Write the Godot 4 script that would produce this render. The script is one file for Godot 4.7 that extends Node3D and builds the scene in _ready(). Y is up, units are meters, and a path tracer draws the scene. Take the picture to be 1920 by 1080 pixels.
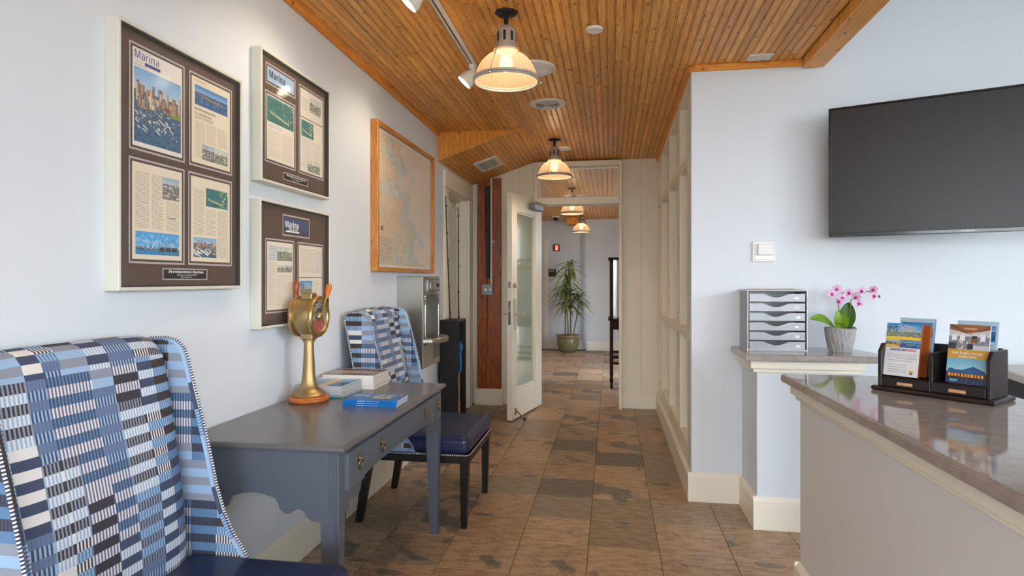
extends Node3D

# ---------------------------------------------------------------- scene order
func _ready() -> void:
	var cam := Camera3D.new()
	cam.name = "camera"
	cam.projection = Camera3D.PROJECTION_FRUSTUM
	cam.near = 0.05
	cam.far = 100.0
	cam.size = 2.0 * 540.0 / 1160.0 * 0.05
	cam.frustum_offset = Vector2(0, -15.0 / 1160.0 * 0.05)
	cam.position = Vector3(0, 1.3, 0)
	cam.rotation.y = atan(185.0 / 1160.0)
	add_child(cam)
	cam.current = true
	var we := WorldEnvironment.new()
	we.name = "world_environment"
	var env := Environment.new()
	env.background_mode = Environment.BG_SKY
	var sm := ProceduralSkyMaterial.new()
	sm.sky_top_color = Color(0.84, 0.90, 0.97)
	sm.sky_horizon_color = Color(0.94, 0.965, 0.995)
	sm.ground_horizon_color = Color(0.72, 0.74, 0.74)
	sm.ground_bottom_color = Color(0.55, 0.56, 0.56)
	sm.sky_curve = 0.3
	var sky := Sky.new()
	sky.sky_material = sm
	env.sky = sky
	env.background_energy_multiplier = SKY
	env.tonemap_mode = Environment.TONE_MAPPER_LINEAR
	env.tonemap_exposure = EXPOSURE
	env.sdfgi_enabled = true
	env.ssao_enabled = true
	env.ssil_enabled = true
	we.environment = env
	add_child(we)
	rng.seed = 20240
	make_materials()
	room_shell()
	ceiling_boards()
	floor_tiles()
	front_openings()
	back_wall()
	corridor_side_wall()
	far_room()
	baseboards()
	corridor_door()
	left_door_and_post()
	service_counter()
	wall_cabinet()
	office_desk()
	chairs()
	writing_desk()
	wall_frames()
	water_fountain()
	rod_stand()
	television()
	pendants()
	ceiling_fittings()
	ship_telegraph()
	magazines()
	organizer()
	orchid()
	brochures()
	far_things()

const SKY := 7.5
const EXPOSURE := 2.2
const LAMP := 1.0
const WX := -1.44          # face of the left wall
const RX := 0.47           # face of the corridor's right wall
const TZ := -3.77          # face of the television wall
const BZ := -6.4           # face of the wall at the corridor's end

var rng := RandomNumberGenerator.new()
var used := {}
var M := {}

func cy(z: float) -> float:   # height of the boarded ceiling
	return 2.572 + 0.012 * (z + 2.6)

# ---------------------------------------------------------------- shapes
class S:
	var v := PackedVector3Array()
	var n := PackedVector3Array()
	var t := PackedVector2Array()
	var x := Transform3D()
	var us := 1.0
	var sv := 1.0   # extra scale of the texture's second axis
	func tri(a: Vector3, b: Vector3, c: Vector3, na: Vector3, nb: Vector3, nc: Vector3, ua: Vector2, ub: Vector2, uc: Vector2) -> void:
		# points run counter-clockwise seen from outside; stored clockwise for Godot
		v.append(x * a); v.append(x * c); v.append(x * b)
		var bs := x.basis
		n.append((bs * na).normalized()); n.append((bs * nc).normalized()); n.append((bs * nb).normalized())
		t.append(ua); t.append(uc); t.append(ub)
	var sw := false   # grain runs the other way
	func pu(p: Vector3, nn: Vector3) -> Vector2:
		var a := nn.abs()
		var e := Vector2(p.x, -p.y)
		if a.y >= a.x and a.y >= a.z:
			e = Vector2(p.x, p.z)
		elif a.x >= a.z:
			e = Vector2(p.z, -p.y)
		return uvs(e)
	func uvs(e: Vector2) -> Vector2:
		return Vector2(e.y * us, e.x * us * sv) if sw else Vector2(e.x * us, e.y * us * sv)
	func ft(a: Vector3, b: Vector3, c: Vector3) -> void:
		var nn := (b - a).cross(c - a).normalized()
		tri(a, b, c, nn, nn, nn, pu(a, nn), pu(b, nn), pu(c, nn))
	func q(a: Vector3, b: Vector3, c: Vector3, d: Vector3) -> void:
		var nn := (c - a).cross(d - b).normalized()
		tri(a, b, c, nn, nn, nn, pu(a, nn), pu(b, nn), pu(c, nn))
		tri(a, c, d, nn, nn, nn, pu(a, nn), pu(c, nn), pu(d, nn))
	func quv(a: Vector3, b: Vector3, c: Vector3, d: Vector3, r := Rect2(0, 0, 1, 1)) -> void:
		# a lower left, b lower right, c upper right, d upper left; the picture's top is v = 0
		var nn := (c - a).cross(d - b).normalized()
		var e := r.end
		tri(a, b, c, nn, nn, nn, Vector2(r.position.x, e.y), e, Vector2(e.x, r.position.y))
		tri(a, c, d, nn, nn, nn, Vector2(r.position.x, e.y), Vector2(e.x, r.position.y), r.position)
	func box(c: Vector3, s: Vector3, b := 0.0) -> void:
		var h := s * 0.5
		b = minf(b, minf(h.x, minf(h.y, h.z)) * 0.95)
		for ax in 3:
			var i := ax
			var j := (ax + 1) % 3
			var k := (ax + 2) % 3
			for sg in [1.0, -1.0]:
				var p := [Vector3(), Vector3(), Vector3(), Vector3()]
				var co := [[-1, -1], [1, -1], [1, 1], [-1, 1]]
				for m in 4:
					var w := Vector3()
					w[i] = sg * h[i]
					w[j] = co[m][0] * (h[j] - b)
					w[k] = co[m][1] * (h[k] - b)
					p[m] = c + w
				if sg > 0:
					q(p[0], p[1], p[2], p[3])
				else:
					q(p[3], p[2], p[1], p[0])
		if b <= 0.0:
			return
		for ax in 3:
			var i := ax
			var j := (ax + 1) % 3
			var k := (ax + 2) % 3
			for sj in [1.0, -1.0]:
				for sk in [1.0, -1.0]:
					var p := []
					for m in [[-1, 0], [1, 0], [1, 1], [-1, 1]]:
						var w := Vector3()
						w[i] = m[0] * (h[i] - b)
						w[j] = sj * (h[j] - (b if m[1] == 1 else 0.0))
						w[k] = sk * (h[k] - (0.0 if m[1] == 1 else b))
						p.append(c + w)
					var nn: Vector3 = (p[1] - p[0]).cross(p[2] - p[0])
					var o := Vector3()
					o[j] = sj
					o[k] = sk
					if nn.dot(o) > 0:
						q(p[0], p[1], p[2], p[3])
					else:
						q(p[3], p[2], p[1], p[0])
		for sx in [1.0, -1.0]:
			for sy in [1.0, -1.0]:
				for sz in [1.0, -1.0]:
					var sv := Vector3(sx, sy, sz)
					var a := c + sv * Vector3(h.x, h.y - b, h.z - b)
					var bb := c + sv * Vector3(h.x - b, h.y, h.z - b)
					var d := c + sv * Vector3(h.x - b, h.y - b, h.z)
					if sx * sy * sz > 0:
						ft(a, bb, d)
					else:
						ft(a, d, bb)
	func rbox(c: Vector3, s: Vector3, r: float, seg := 4) -> void:
		# box with round edges, smooth normals
		var h := s * 0.5
		var inn := h - Vector3(r, r, r)
		for ax in 3:
			var i := ax
			var j := (ax + 1) % 3
			var k := (ax + 2) % 3
			var cj := cuts(h[j], inn[j], seg)
			var ck := cuts(h[k], inn[k], seg)
			for sg in [1.0, -1.0]:
				var g := []
				for a in cj:
					var row := []
					for b in ck:
						var w := Vector3()
						w[i] = sg * h[i]
						w[j] = a
						w[k] = b
						var core := w.clamp(-inn, inn)
						var d := (w - core)
						# even angles round the edge
						var nn := d.normalized()
						row.append([c + core + nn * r, nn])
					g.append(row)
				for a in cj.size() - 1:
					for b in ck.size() - 1:
						var p00 = g[a][b]
						var p10 = g[a + 1][b]
						var p11 = g[a + 1][b + 1]
						var p01 = g[a][b + 1]
						var fn := Vector3()
						fn[i] = sg
						var ua := pu(p00[0], fn)
						var ub := pu(p10[0], fn)
						var uc := pu(p11[0], fn)
						var ud := pu(p01[0], fn)
						if sg > 0:
							tri(p00[0], p10[0], p11[0], p00[1], p10[1], p11[1], ua, ub, uc)
							tri(p00[0], p11[0], p01[0], p00[1], p11[1], p01[1], ua, uc, ud)
						else:
							tri(p00[0], p11[0], p10[0], p00[1], p11[1], p10[1], ua, uc, ub)
							tri(p00[0], p01[0], p11[0], p00[1], p01[1], p11[1], ua, ud, uc)
	func cuts(h: float, inn: float, seg: int) -> Array:
		var o := []
		for m in seg + 1:
			o.append(-inn - (h - inn) * tan(PI / 4 * (1.0 - float(m) / seg)))
		for m in seg + 1:
			o.append(inn + (h - inn) * tan(PI / 4 * float(m) / seg))
		return o
	func lathe(prof: Array, seg := 32, a0 := 0.0, a1 := TAU) -> void:
		# profile of Vector2(radius, height) from below upwards on the outside
		var nr := []
		for m in prof.size() - 1:
			var d: Vector2 = prof[m + 1] - prof[m]
			nr.append(Vector2(d.y, -d.x).normalized())
		var along := 0.0
		for m in prof.size() - 1:
			var p0: Vector2 = prof[m]
			var p1: Vector2 = prof[m + 1]
			if p0.distance_to(p1) < 1e-6:
				continue
			var n0: Vector2 = nr[m]
			var n1: Vector2 = nr[m]
			if m > 0 and nr[m - 1].dot(nr[m]) > 0.6:
				n0 = (nr[m - 1] + nr[m]).normalized()
			if m < nr.size() - 1 and nr[m + 1].dot(nr[m]) > 0.6:
				n1 = (nr[m + 1] + nr[m]).normalized()
			var l := p0.distance_to(p1)
			for s in seg:
				var t0 := a0 + (a1 - a0) * s / seg
				var t1 := a0 + (a1 - a0) * (s + 1) / seg
				var d0 := Vector3(cos(t0), 0, -sin(t0))
				var d1 := Vector3(cos(t1), 0, -sin(t1))
				var up := Vector3.UP
				var a := d0 * p0.x + up * p0.y
				var b := d1 * p0.x + up * p0.y
				var c := d1 * p1.x + up * p1.y
				var d := d0 * p1.x + up * p1.y
				var na := d0 * n0.x + up * n0.y
				var nb := d1 * n0.x + up * n0.y
				var nc := d1 * n1.x + up * n1.y
				var nd := d0 * n1.x + up * n1.y
				var u0 := Vector2(t0 * maxf(p0.x, p1.x), -along) * us
				var u1 := Vector2(t1 * maxf(p0.x, p1.x), -along) * us
				var u2 := Vector2(u1.x, -(along + l) * us)
				var u3 := Vector2(u0.x, -(along + l) * us)
				if p0.x > 1e-6:
					tri(a, b, c, na, nb, nc, u0, u1, u2)
				if p1.x > 1e-6:
					tri(a, c, d, na, nc, nd, u0, u2, u3)
			along += l
	func tube(pts: Array, rad, seg := 8, caps := true) -> void:
		var k := pts.size()
		var ring := []
		var nrm := Vector3.UP
		for i in k:
			var d: Vector3 = (pts[mini(i + 1, k - 1)] - pts[maxi(i - 1, 0)]).normalized()
			if i == 0:
				nrm = Vector3.UP if absf(d.y) < 0.9 else Vector3.RIGHT
			nrm = (nrm - d * nrm.dot(d)).normalized()
			var bn := d.cross(nrm)
			var r: float = rad[i] if rad is Array else rad
			var row := []
			for s in seg + 1:
				var a := TAU * s / seg
				var o := nrm * cos(a) + bn * sin(a)
				row.append([pts[i] + o * r, o])
			ring.append(row)
		var along := 0.0
		for i in k - 1:
			var l: float = pts[i].distance_to(pts[i + 1])
			for s in seg:
				var a = ring[i][s]
				var b = ring[i][s + 1]
				var c = ring[i + 1][s + 1]
				var d = ring[i + 1][s]
				var v0 := along * us
				var v1 := (along + l) * us
				var u0 := float(s) / seg
				var u1 := float(s + 1) / seg
				tri(a[0], b[0], c[0], a[1], b[1], c[1], Vector2(u0, v0), Vector2(u1, v0), Vector2(u1, v1))
				tri(a[0], c[0], d[0], a[1], c[1], d[1], Vector2(u0, v0), Vector2(u1, v1), Vector2(u0, v1))
			along += l
		if caps:
			for s in range(1, seg - 1):
				ft(ring[0][0][0], ring[0][s + 1][0], ring[0][s][0])
				ft(ring[k - 1][0][0], ring[k - 1][s][0], ring[k - 1][s + 1][0])
	func inset(poly: PackedVector2Array, d: float) -> PackedVector2Array:
		var o := PackedVector2Array()
		var k := poly.size()
		for i in k:
			var a := (poly[i] - poly[(i + k - 1) % k]).normalized()
			var b := (poly[(i + 1) % k] - poly[i]).normalized()
			var na := Vector2(-a.y, a.x)
			var nb := Vector2(-b.y, b.x)
			var m := na + nb
			o.append(poly[i] + m * (d / maxf(0.35, 1.0 + na.dot(nb))))
		return o
	func prism(poly_in: PackedVector2Array, z0: float, z1: float, bev := 0.0, steps := 1) -> void:
		var poly := poly_in.duplicate()
		var ar := 0.0
		for i in poly.size():
			ar += poly[i].cross(poly[(i + 1) % poly.size()])
		if ar < 0:
			poly.reverse()
		var rings := []
		if bev > 0.0:
			for i in steps + 1:
				var a := PI / 2 * i / steps
				rings.append([inset(poly, bev * (1.0 - sin(a))), z0 + bev * (1.0 - cos(a))])
			for i in steps + 1:
				var a := PI / 2 * (1.0 - float(i) / steps)
				rings.append([inset(poly, bev * (1.0 - sin(a))), z1 - bev * (1.0 - cos(a))])
		else:
			rings = [[poly, z0], [poly, z1]]
		var k := poly.size()
		for r in rings.size() - 1:
			var along := 0.0
			for i in k:
				var j := (i + 1) % k
				var l := poly[i].distance_to(poly[j])
				var p: PackedVector2Array = rings[r][0]
				var p2: PackedVector2Array = rings[r + 1][0]
				var a := Vector3(p[i].x, p[i].y, rings[r][1])
				var b := Vector3(p[j].x, p[j].y, rings[r][1])
				var c := Vector3(p2[j].x, p2[j].y, rings[r + 1][1])
				var d := Vector3(p2[i].x, p2[i].y, rings[r + 1][1])
				var nn := (c - a).cross(d - b).normalized()
				tri(a, b, c, nn, nn, nn, uvs(Vector2(along, a.z)), uvs(Vector2(along + l, b.z)), uvs(Vector2(along + l, c.z)))
				tri(a, c, d, nn, nn, nn, uvs(Vector2(along, a.z)), uvs(Vector2(along + l, c.z)), uvs(Vector2(along, d.z)))
				along += l
		var lo: PackedVector2Array = rings[0][0]
		var hi: PackedVector2Array = rings[rings.size() - 1][0]
		var ix := Geometry2D.triangulate_polygon(lo)
		for m in range(0, ix.size(), 3):
			var a := lo[ix[m]]
			var b := lo[ix[m + 1]]
			var c := lo[ix[m + 2]]
			var e := [ix[m], ix[m + 1], ix[m + 2]]
			if (b - a).cross(c - a) < 0:
				e = [ix[m], ix[m + 2], ix[m + 1]]
			ft(Vector3(hi[e[0]].x, hi[e[0]].y, z1), Vector3(hi[e[1]].x, hi[e[1]].y, z1), Vector3(hi[e[2]].x, hi[e[2]].y, z1))
			ft(Vector3(lo[e[0]].x, lo[e[0]].y, z0), Vector3(lo[e[2]].x, lo[e[2]].y, z0), Vector3(lo[e[1]].x, lo[e[1]].y, z0))
	func slab(pts: Array, y0: float, y1: float, bev := 0.0, steps := 1) -> void:
		# horizontal slab over points Vector2(x, z)
		var keep := x
		x = x * Transform3D(Basis(Vector3(1, 0, 0), Vector3(0, 0, -1), Vector3(0, 1, 0)), Vector3())
		var p := PackedVector2Array()
		for e in pts:
			p.append(Vector2(e.x, -e.y))
		prism(p, y0, y1, bev, steps)
		x = keep
	func side(pts: Array, x0: float, x1: float, bev := 0.0, steps := 1) -> void:
		# upright slab over points Vector2(z, y), x0 to x1
		var keep := x
		x = x * Transform3D(Basis(Vector3(0, 0, -1), Vector3(0, 1, 0), Vector3(1, 0, 0)), Vector3())
		var p := PackedVector2Array()
		for e in pts:
			p.append(Vector2(-e.x, e.y))
		prism(p, x0, x1, bev, steps)
		x = keep
	func sheet(nu: int, nv: int, f: Callable, uv: Callable, flip := false) -> void:
		var g := []
		for j in nv + 1:
			var row := []
			for i in nu + 1:
				row.append(f.call(float(i) / nu, float(j) / nv))
			g.append(row)
		var nn := []
		for j in nv + 1:
			var row := []
			for i in nu + 1:
				var dx: Vector3 = g[j][mini(i + 1, nu)] - g[j][maxi(i - 1, 0)]
				var dy: Vector3 = g[mini(j + 1, nv)][i] - g[maxi(j - 1, 0)][i]
				var c := dx.cross(dy).normalized()
				row.append(-c if flip else c)
			nn.append(row)
		for j in nv:
			for i in nu:
				var u0: Vector2 = uv.call(float(i) / nu, float(j) / nv)
				var u1: Vector2 = uv.call(float(i + 1) / nu, float(j) / nv)
				var u2: Vector2 = uv.call(float(i + 1) / nu, float(j + 1) / nv)
				var u3: Vector2 = uv.call(float(i) / nu, float(j + 1) / nv)
				if flip:
					tri(g[j][i], g[j + 1][i + 1], g[j][i + 1], nn[j][i], nn[j + 1][i + 1], nn[j][i + 1], u0, u2, u1)
					tri(g[j][i], g[j + 1][i], g[j + 1][i + 1], nn[j][i], nn[j + 1][i], nn[j + 1][i + 1], u0, u3, u2)
				else:
					tri(g[j][i], g[j][i + 1], g[j + 1][i + 1], nn[j][i], nn[j][i + 1], nn[j + 1][i + 1], u0, u1, u2)
					tri(g[j][i], g[j + 1][i + 1], g[j + 1][i], nn[j][i], nn[j + 1][i + 1], nn[j + 1][i], u0, u2, u3)
	func ball(c: Vector3, r: Vector3, seg := 16, rows := 10) -> void:
		sheet(seg, rows, func(u, w): return c + r * Vector3(sin(PI * w) * cos(TAU * u), -cos(PI * w), -sin(PI * w) * sin(TAU * u)), func(u, w): return Vector2(u, w))
	func text(words: String, at: Vector3, right: Vector3, up: Vector3, high: float, align := 0.0, serif := false, bold := false, slant := 0.0, wide := 0.0) -> void:
		# thin raised lettering; high is the cap height, align 0 left .5 centre, wide fits the line to a width
		var tm := TextMesh.new()
		var sf := SystemFont.new()
		sf.font_names = PackedStringArray(["Droid Serif" if serif else "Droid Sans"])
		sf.font_weight = 700 if bold else 400
		tm.font = sf
		tm.text = words
		tm.font_size = 40
		tm.pixel_size = 0.01
		tm.curve_step = 2.0
		tm.depth = 0.0
		tm.horizontal_alignment = HORIZONTAL_ALIGNMENT_LEFT
		tm.vertical_alignment = VERTICAL_ALIGNMENT_BOTTOM
		var arr := tm.get_mesh_arrays()
		if arr.is_empty() or arr[Mesh.ARRAY_VERTEX] == null:
			return
		var pv: PackedVector3Array = arr[Mesh.ARRAY_VERTEX]
		var ix = arr[Mesh.ARRAY_INDEX]
		var lo := Vector2(1e9, 1e9)
		var hi := Vector2(-1e9, -1e9)
		for p in pv:
			lo = lo.min(Vector2(p.x, p.y))
			hi = hi.max(Vector2(p.x, p.y))
		var cap := 40 * 0.01 * 0.714
		var sc := high / cap
		var sx := sc
		if wide > 0.0:
			sx = wide / maxf(hi.x - lo.x, 1e-5)
		var z := right.cross(up).normalized()
		var w := (hi.x - lo.x) * sx
		var base := lo.y
		# baseline: letters with tails reach below it
		for ch in words:
			if ch in "gjpqy,;Q":
				base = lo.y + 0.24 * 0.4
				break
		var order: PackedInt32Array = ix if ix != null else PackedInt32Array(range(pv.size()))
		for m in range(0, order.size() - 2, 3):
			var p := []
			for e in 3:
				var s: Vector3 = pv[order[m + e]]
				var px := (s.x - lo.x) * sx - w * align + (s.y - base) * sc * slant
				p.append(at + right * px + up * ((s.y - base) * sc))
			if (p[1] - p[0]).cross(p[2] - p[0]).dot(z) > 0:
				tri(p[0], p[1], p[2], z, z, z, Vector2(), Vector2(), Vector2())
			else:
				tri(p[0], p[2], p[1], z, z, z, Vector2(), Vector2(), Vector2())
	func mesh() -> ArrayMesh:
		var m := ArrayMesh.new()
		var a := []
		a.resize(Mesh.ARRAY_MAX)
		a[Mesh.ARRAY_VERTEX] = v
		a[Mesh.ARRAY_NORMAL] = n
		a[Mesh.ARRAY_TEX_UV] = t
		m.add_surface_from_arrays(Mesh.PRIMITIVE_TRIANGLES, a)
		return m

# ---------------------------------------------------------------- naming and nodes
func numbered(called: String, under: Node = self) -> String:
	var key := str(under.get_instance_id()) + called
	var k: int = used.get(key, 0)
	used[key] = k + 1
	return called if k == 0 else "%s_%03d" % [called, k]

func thing(called: String, label: String, category: String, at := Vector3(), turn := 0.0, group := "") -> Node3D:
	var o := Node3D.new()
	o.name = numbered(called)
	add_child(o)
	o.position = at
	o.rotation.y = turn
	tag(o, label, category, group)
	return o

func tag(o: Node, label: String, category: String, group := "") -> void:
	o.set_meta("label", label)
	o.set_meta("category", category)
	if group:
		o.set_meta("group", group)

func part(called: String, s, m: Material, under: Node, label := "") -> MeshInstance3D:
	var o := MeshInstance3D.new()
	o.name = numbered(called, under)
	o.mesh = s.mesh() if s is S else s
	o.material_override = m
	under.add_child(o)
	if label:
		o.set_meta("label", label)
	return o

func solo(called: String, s, m: Material, label: String, category: String, group := "") -> MeshInstance3D:
	var o := part(called, s, m, self)
	tag(o, label, category, group)
	return o

func struct(called: String, s, m: Material, label := "") -> MeshInstance3D:
	var o := part(called, s, m, self)
	o.set_meta("kind", "structure")
	o.set_meta("category", called.split("_")[0])
	if label:
		o.set_meta("label", label)
	return o

func bx(c: Vector3, s: Vector3, b := 0.0) -> S:
	var o := S.new()
	o.box(c, s, b)
	return o

func span(a: Vector3, b: Vector3, bev := 0.0) -> S:
	return bx((a + b) * 0.5, (b - a).abs(), bev)

func lathed(prof: Array, seg := 32) -> S:
	var o := S.new()
	o.lathe(prof, seg)
	return o

func duplicate_thing(root: Node3D, label: String, at: Vector3, turn := 0.0) -> Node3D:
	var r: Node3D = root.duplicate()
	r.name = numbered(String(root.name).rstrip("0123456789_"))
	add_child(r)
	r.position = at
	r.rotation.y = turn
	r.set_meta("label", label)
	return r

# ---------------------------------------------------------------- materials and textures
func mat(key: String, c: Color, rough := 0.6, metal := 0.0, spec := 0.5) -> StandardMaterial3D:
	var m := StandardMaterial3D.new()
	m.resource_name = key
	m.albedo_color = c
	m.roughness = rough
	m.metallic = metal
	m.metallic_specular = spec
	M[key] = m
	return m

func c8(r: int, g: int, b: int) -> Color:
	return Color(r / 255.0, g / 255.0, b / 255.0)

func textured(key: String, im: Image, rough := 0.6, tint := Color.WHITE, spec := 0.5) -> StandardMaterial3D:
	var m := mat(key, tint, rough, 0.0, spec)
	m.albedo_texture = ImageTexture.create_from_image(im)
	return m

func noise(sd: int, freq: float, octaves := 3) -> FastNoiseLite:
	var f := FastNoiseLite.new()
	f.seed = sd
	f.frequency = freq
	f.noise_type = FastNoiseLite.TYPE_SIMPLEX_SMOOTH
	f.fractal_octaves = octaves
	return f

func wood_image(w: int, h: int, light: Color, dark: Color, sd: int, rings: float, knots: int, knot_c: Color) -> Image:
	# grain runs down the picture, which repeats downwards
	var a := noise(sd, 1.0, 2)
	var b := noise(sd + 5, 1.0, 2)
	var r := RandomNumberGenerator.new()
	r.seed = sd
	var ks := []
	for i in knots:
		ks.append([r.randf() * w, r.randf() * h, r.randf_range(4.0, 8.5)])
	var data := PackedByteArray()
	data.resize(w * h * 3)
	var at := 0
	for y in h:
		var an := TAU * y / h
		var cyy := cos(an)
		var syy := sin(an)
		var near := []
		for k in ks:
			var dy: float = absf(y - k[1])
			if minf(dy, h - dy) < k[2] * 6.0:
				near.append(k)
		for x in w:
			var fx := float(x) / w
			var warp := a.get_noise_3d(fx * 3.0, cyy * 0.9, syy * 0.9)
			var ph := fx * rings + warp * 1.1
			var kn := 0.0
			for k in near:
				var dx: float = (x - k[0]) / k[2]
				var dy2: float = (y - k[1]) / (k[2] * 0.9)
				var dd := dx * dx + dy2 * dy2
				ph += 0.9 * exp(-dd * 0.10)
				kn = maxf(kn, clampf(1.25 - dd, 0.0, 1.0) + 0.25 * exp(-dd * 0.3))
			var g := 0.5 + 0.5 * sin(ph * TAU)
			g = g * g * 0.36
			var fine := b.get_noise_3d(fx * 60.0, cyy * 3.0, syy * 3.0) * 0.32
			var t := clampf(g + fine + warp * 0.3 + 0.12, 0.0, 1.0)
			var c := light.lerp(dark, t)
			if kn > 0.0:
				c = c.lerp(knot_c, minf(kn, 1.0) * 0.8)
			data[at] = int(c.r * 255)
			data[at + 1] = int(c.g * 255)
			data[at + 2] = int(c.b * 255)
			at += 3
	return Image.create_from_data(w, h, false, Image.FORMAT_RGB8, data)

func slate_image(sd: int, kind: int) -> Image:
	# kind 0 plain, 1 greyer, 2 veined, 3 one large grey patch, 4 dark
	var w := 256
	var a := noise(sd, 0.0046, 2)
	var b := noise(sd + 9, 0.02, 3)
	var f := noise(sd + 4, 0.11, 2)
	var r := RandomNumberGenerator.new()
	r.seed = sd * 7
	var base := c8(182, 154, 124).lerp(c8(168, 144, 118), r.randf())
	var other := c8(118, 113, 102)
	var pale := c8(204, 174, 142)
	if kind == 1:
		base = c8(156, 141, 122).lerp(c8(164, 144, 119), r.randf())
		pale = c8(182, 161, 134)
	elif kind == 4:
		base = c8(132, 123, 110)
		pale = c8(148, 136, 116)
	var cut: float = [0.62, 0.66, 0.46, 0.10, 0.55][kind]
	var data := PackedByteArray()
	data.resize(w * w * 3)
	var at := 0
	for y in w:
		for x in w:
			var n1 := a.get_noise_2d(x, y * 1.25)
			var n2 := b.get_noise_2d(x * 0.5, y * 1.7)
			var n3 := f.get_noise_2d(x * 0.45, y * 1.6)
			var c := base.lerp(pale, clampf(0.25 + n2 * 0.7, 0.0, 0.8))
			var e := n1 + n2 * 0.16 + n3 * 0.03 - cut
			if e > 0.0:
				c = c.lerp(other.lerp(base, clampf(0.1 + n2 * 0.5, 0.0, 0.45)), smoothstep(0.0, 0.07, e))
			if kind == 2 or e > -0.12:
				var g := absf(fmod(absf(n1 * 12.0 + n2 * 1.2), 1.0) - 0.5)
				if g < 0.05:
					c = c.darkened(0.12)
			c = c.darkened(clampf(-n2 * 0.22 - n3 * 0.26, 0.0, 0.28))
			data[at] = int(c.r * 255)
			data[at + 1] = int(c.g * 255)
			data[at + 2] = int(c.b * 255)
			at += 3
	return Image.create_from_data(w, w, false, Image.FORMAT_RGB8, data)

func weave_image(sd: int, w: int, row: int, stripe: int, plain_share: float) -> Image:
	var im := Image.create(w, w, false, Image.FORMAT_RGB8)
	var r := RandomNumberGenerator.new()
	r.seed = sd
	var wh := c8(236, 236, 234)
	var lt := c8(160, 194, 228)
	var bl := c8(98, 136, 176)
	var nv := c8(68, 80, 108)
	var ch := c8(60, 60, 68)
	var br := c8(66, 60, 56)
	var gy := c8(148, 156, 172)
	var li := c8(112, 116, 148)
	# each block alternates two rows: [ground, stripe] with the same colour twice for a plain row
	var combos := [[[wh, ch], [bl, lt]], [[nv, ch], [bl, bl]], [[nv, nv], [wh, lt]], [[gy, gy], [lt, lt]], [[br, br], [bl, lt]], [[wh, wh], [nv, nv]], [[gy, ch], [lt, wh]], [[wh, li], [ch, ch]], [[bl, nv], [wh, li]], [[lt, bl], [nv, gy]], [[ch, gy], [wh, lt]], [[bl, li], [lt, nv]]]
	var x := 0
	while x < w:
		var bw := r.randi_range(4, 9) * stripe
		if w - x - bw < stripe * 3:
			bw = w - x
		var y := -r.randi_range(0, 4) * 2 * row
		while y < w:
			var rows := r.randi_range(4, 5) * 2
			var pair = combos[r.randi_range(0, combos.size() - 1)]
			for k in rows:
				var d = pair[k % 2]
				im.fill_rect(Rect2i(x, y, bw, row), d[0])
				if d[0] != d[1]:
					var sx := x
					while sx < x + bw:
						im.fill_rect(Rect2i(sx, y, mini(stripe / 2, x + bw - sx), row), d[1])
						sx += stripe
				y += row
		x += bw
	# thread grain
	var data := im.get_data()
	for i in range(0, data.size(), 3):
		var px := (i / 3) % w
		var py := (i / 3) / w
		var s := 1.0 - 0.07 * float((px + py) % 4) / 3.0 - r.randf() * 0.05
		data[i] = int(data[i] * s)
		data[i + 1] = int(data[i + 1] * s)
		data[i + 2] = int(data[i + 2] * s)
	return Image.create_from_data(w, w, false, Image.FORMAT_RGB8, data)

func speckle_image(w: int, c: Color, amount: float, sd: int) -> Image:
	var r := RandomNumberGenerator.new()
	r.seed = sd
	var f := noise(sd, 0.03, 4)
	var data := PackedByteArray()
	data.resize(w * w * 3)
	var at := 0
	for y in w:
		for x in w:
			var s := 1.0 + (r.randf() - 0.5) * amount + f.get_noise_2d(x, y) * amount * 0.6
			data[at] = int(clampf(c.r * s, 0, 1) * 255)
			data[at + 1] = int(clampf(c.g * s, 0, 1) * 255)
			data[at + 2] = int(clampf(c.b * s, 0, 1) * 255)
			at += 3
	return Image.create_from_data(w, w, false, Image.FORMAT_RGB8, data)

func chart_image() -> Image:
	var w := 420
	var h := 560
	var a := noise(77, 0.0055, 4)
	var b := noise(91, 0.05, 3)
	var paper := c8(226, 206, 184)
	var data := PackedByteArray()
	data.resize(w * h * 3)
	var at := 0
	for y in h:
		for x in w:
			var fx := float(x) / w
			var fy := float(y) / h
			# a coast that runs down the sheet from upper left to lower right
			var coast := 0.30 + 0.52 * fy * fy + a.get_noise_2d(x * 1.1, y * 0.9) * 0.42
			var n := b.get_noise_2d(x, y)
			var m := a.get_noise_2d(x * 1.6 + 300, y * 1.6)
			var c := paper.lerp(c8(214, 200, 190), clampf(0.4 + n, 0, 1))
			var d := fx - coast
			if d < 0.0:
				c = c8(218, 190, 152).lerp(c8(196, 170, 130), clampf(n + 0.3, 0.0, 1.0))
				if m > 0.12:
					c = c8(166, 190, 184).lerp(c8(196, 204, 188), clampf(n + 0.4, 0.0, 1.0))
				if absf(m - 0.12) < 0.012:
					c = c8(150, 132, 112)
				if absf(n) > 0.42:
					c = c.darkened(0.22)
			elif d < 0.10 + m * 0.12:
				c = c8(172, 196, 194)
			if absf(d) < 0.004:
				c = c8(140, 120, 104)
			if d > 0.14 and (x * 7 + y * 13) % 97 == 0:
				c = c.darkened(0.3)
			c = c.lerp(paper, 0.45)
			if x < 6 or y < 6 or x > w - 7 or y > h - 7:
				c = c8(232, 218, 198)
			data[at] = int(c.r * 255)
			data[at + 1] = int(c.g * 255)
			data[at + 2] = int(c.b * 255)
			at += 3
	var im := Image.create_from_data(w, h, false, Image.FORMAT_RGB8, data)
	lines(im, Rect2i(14, 440, 90, 90), c8(150, 134, 116), 7, 3, 4)
	im.fill_rect(Rect2i(30, 395, 16, 18), c8(126, 108, 104))
	return im

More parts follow.
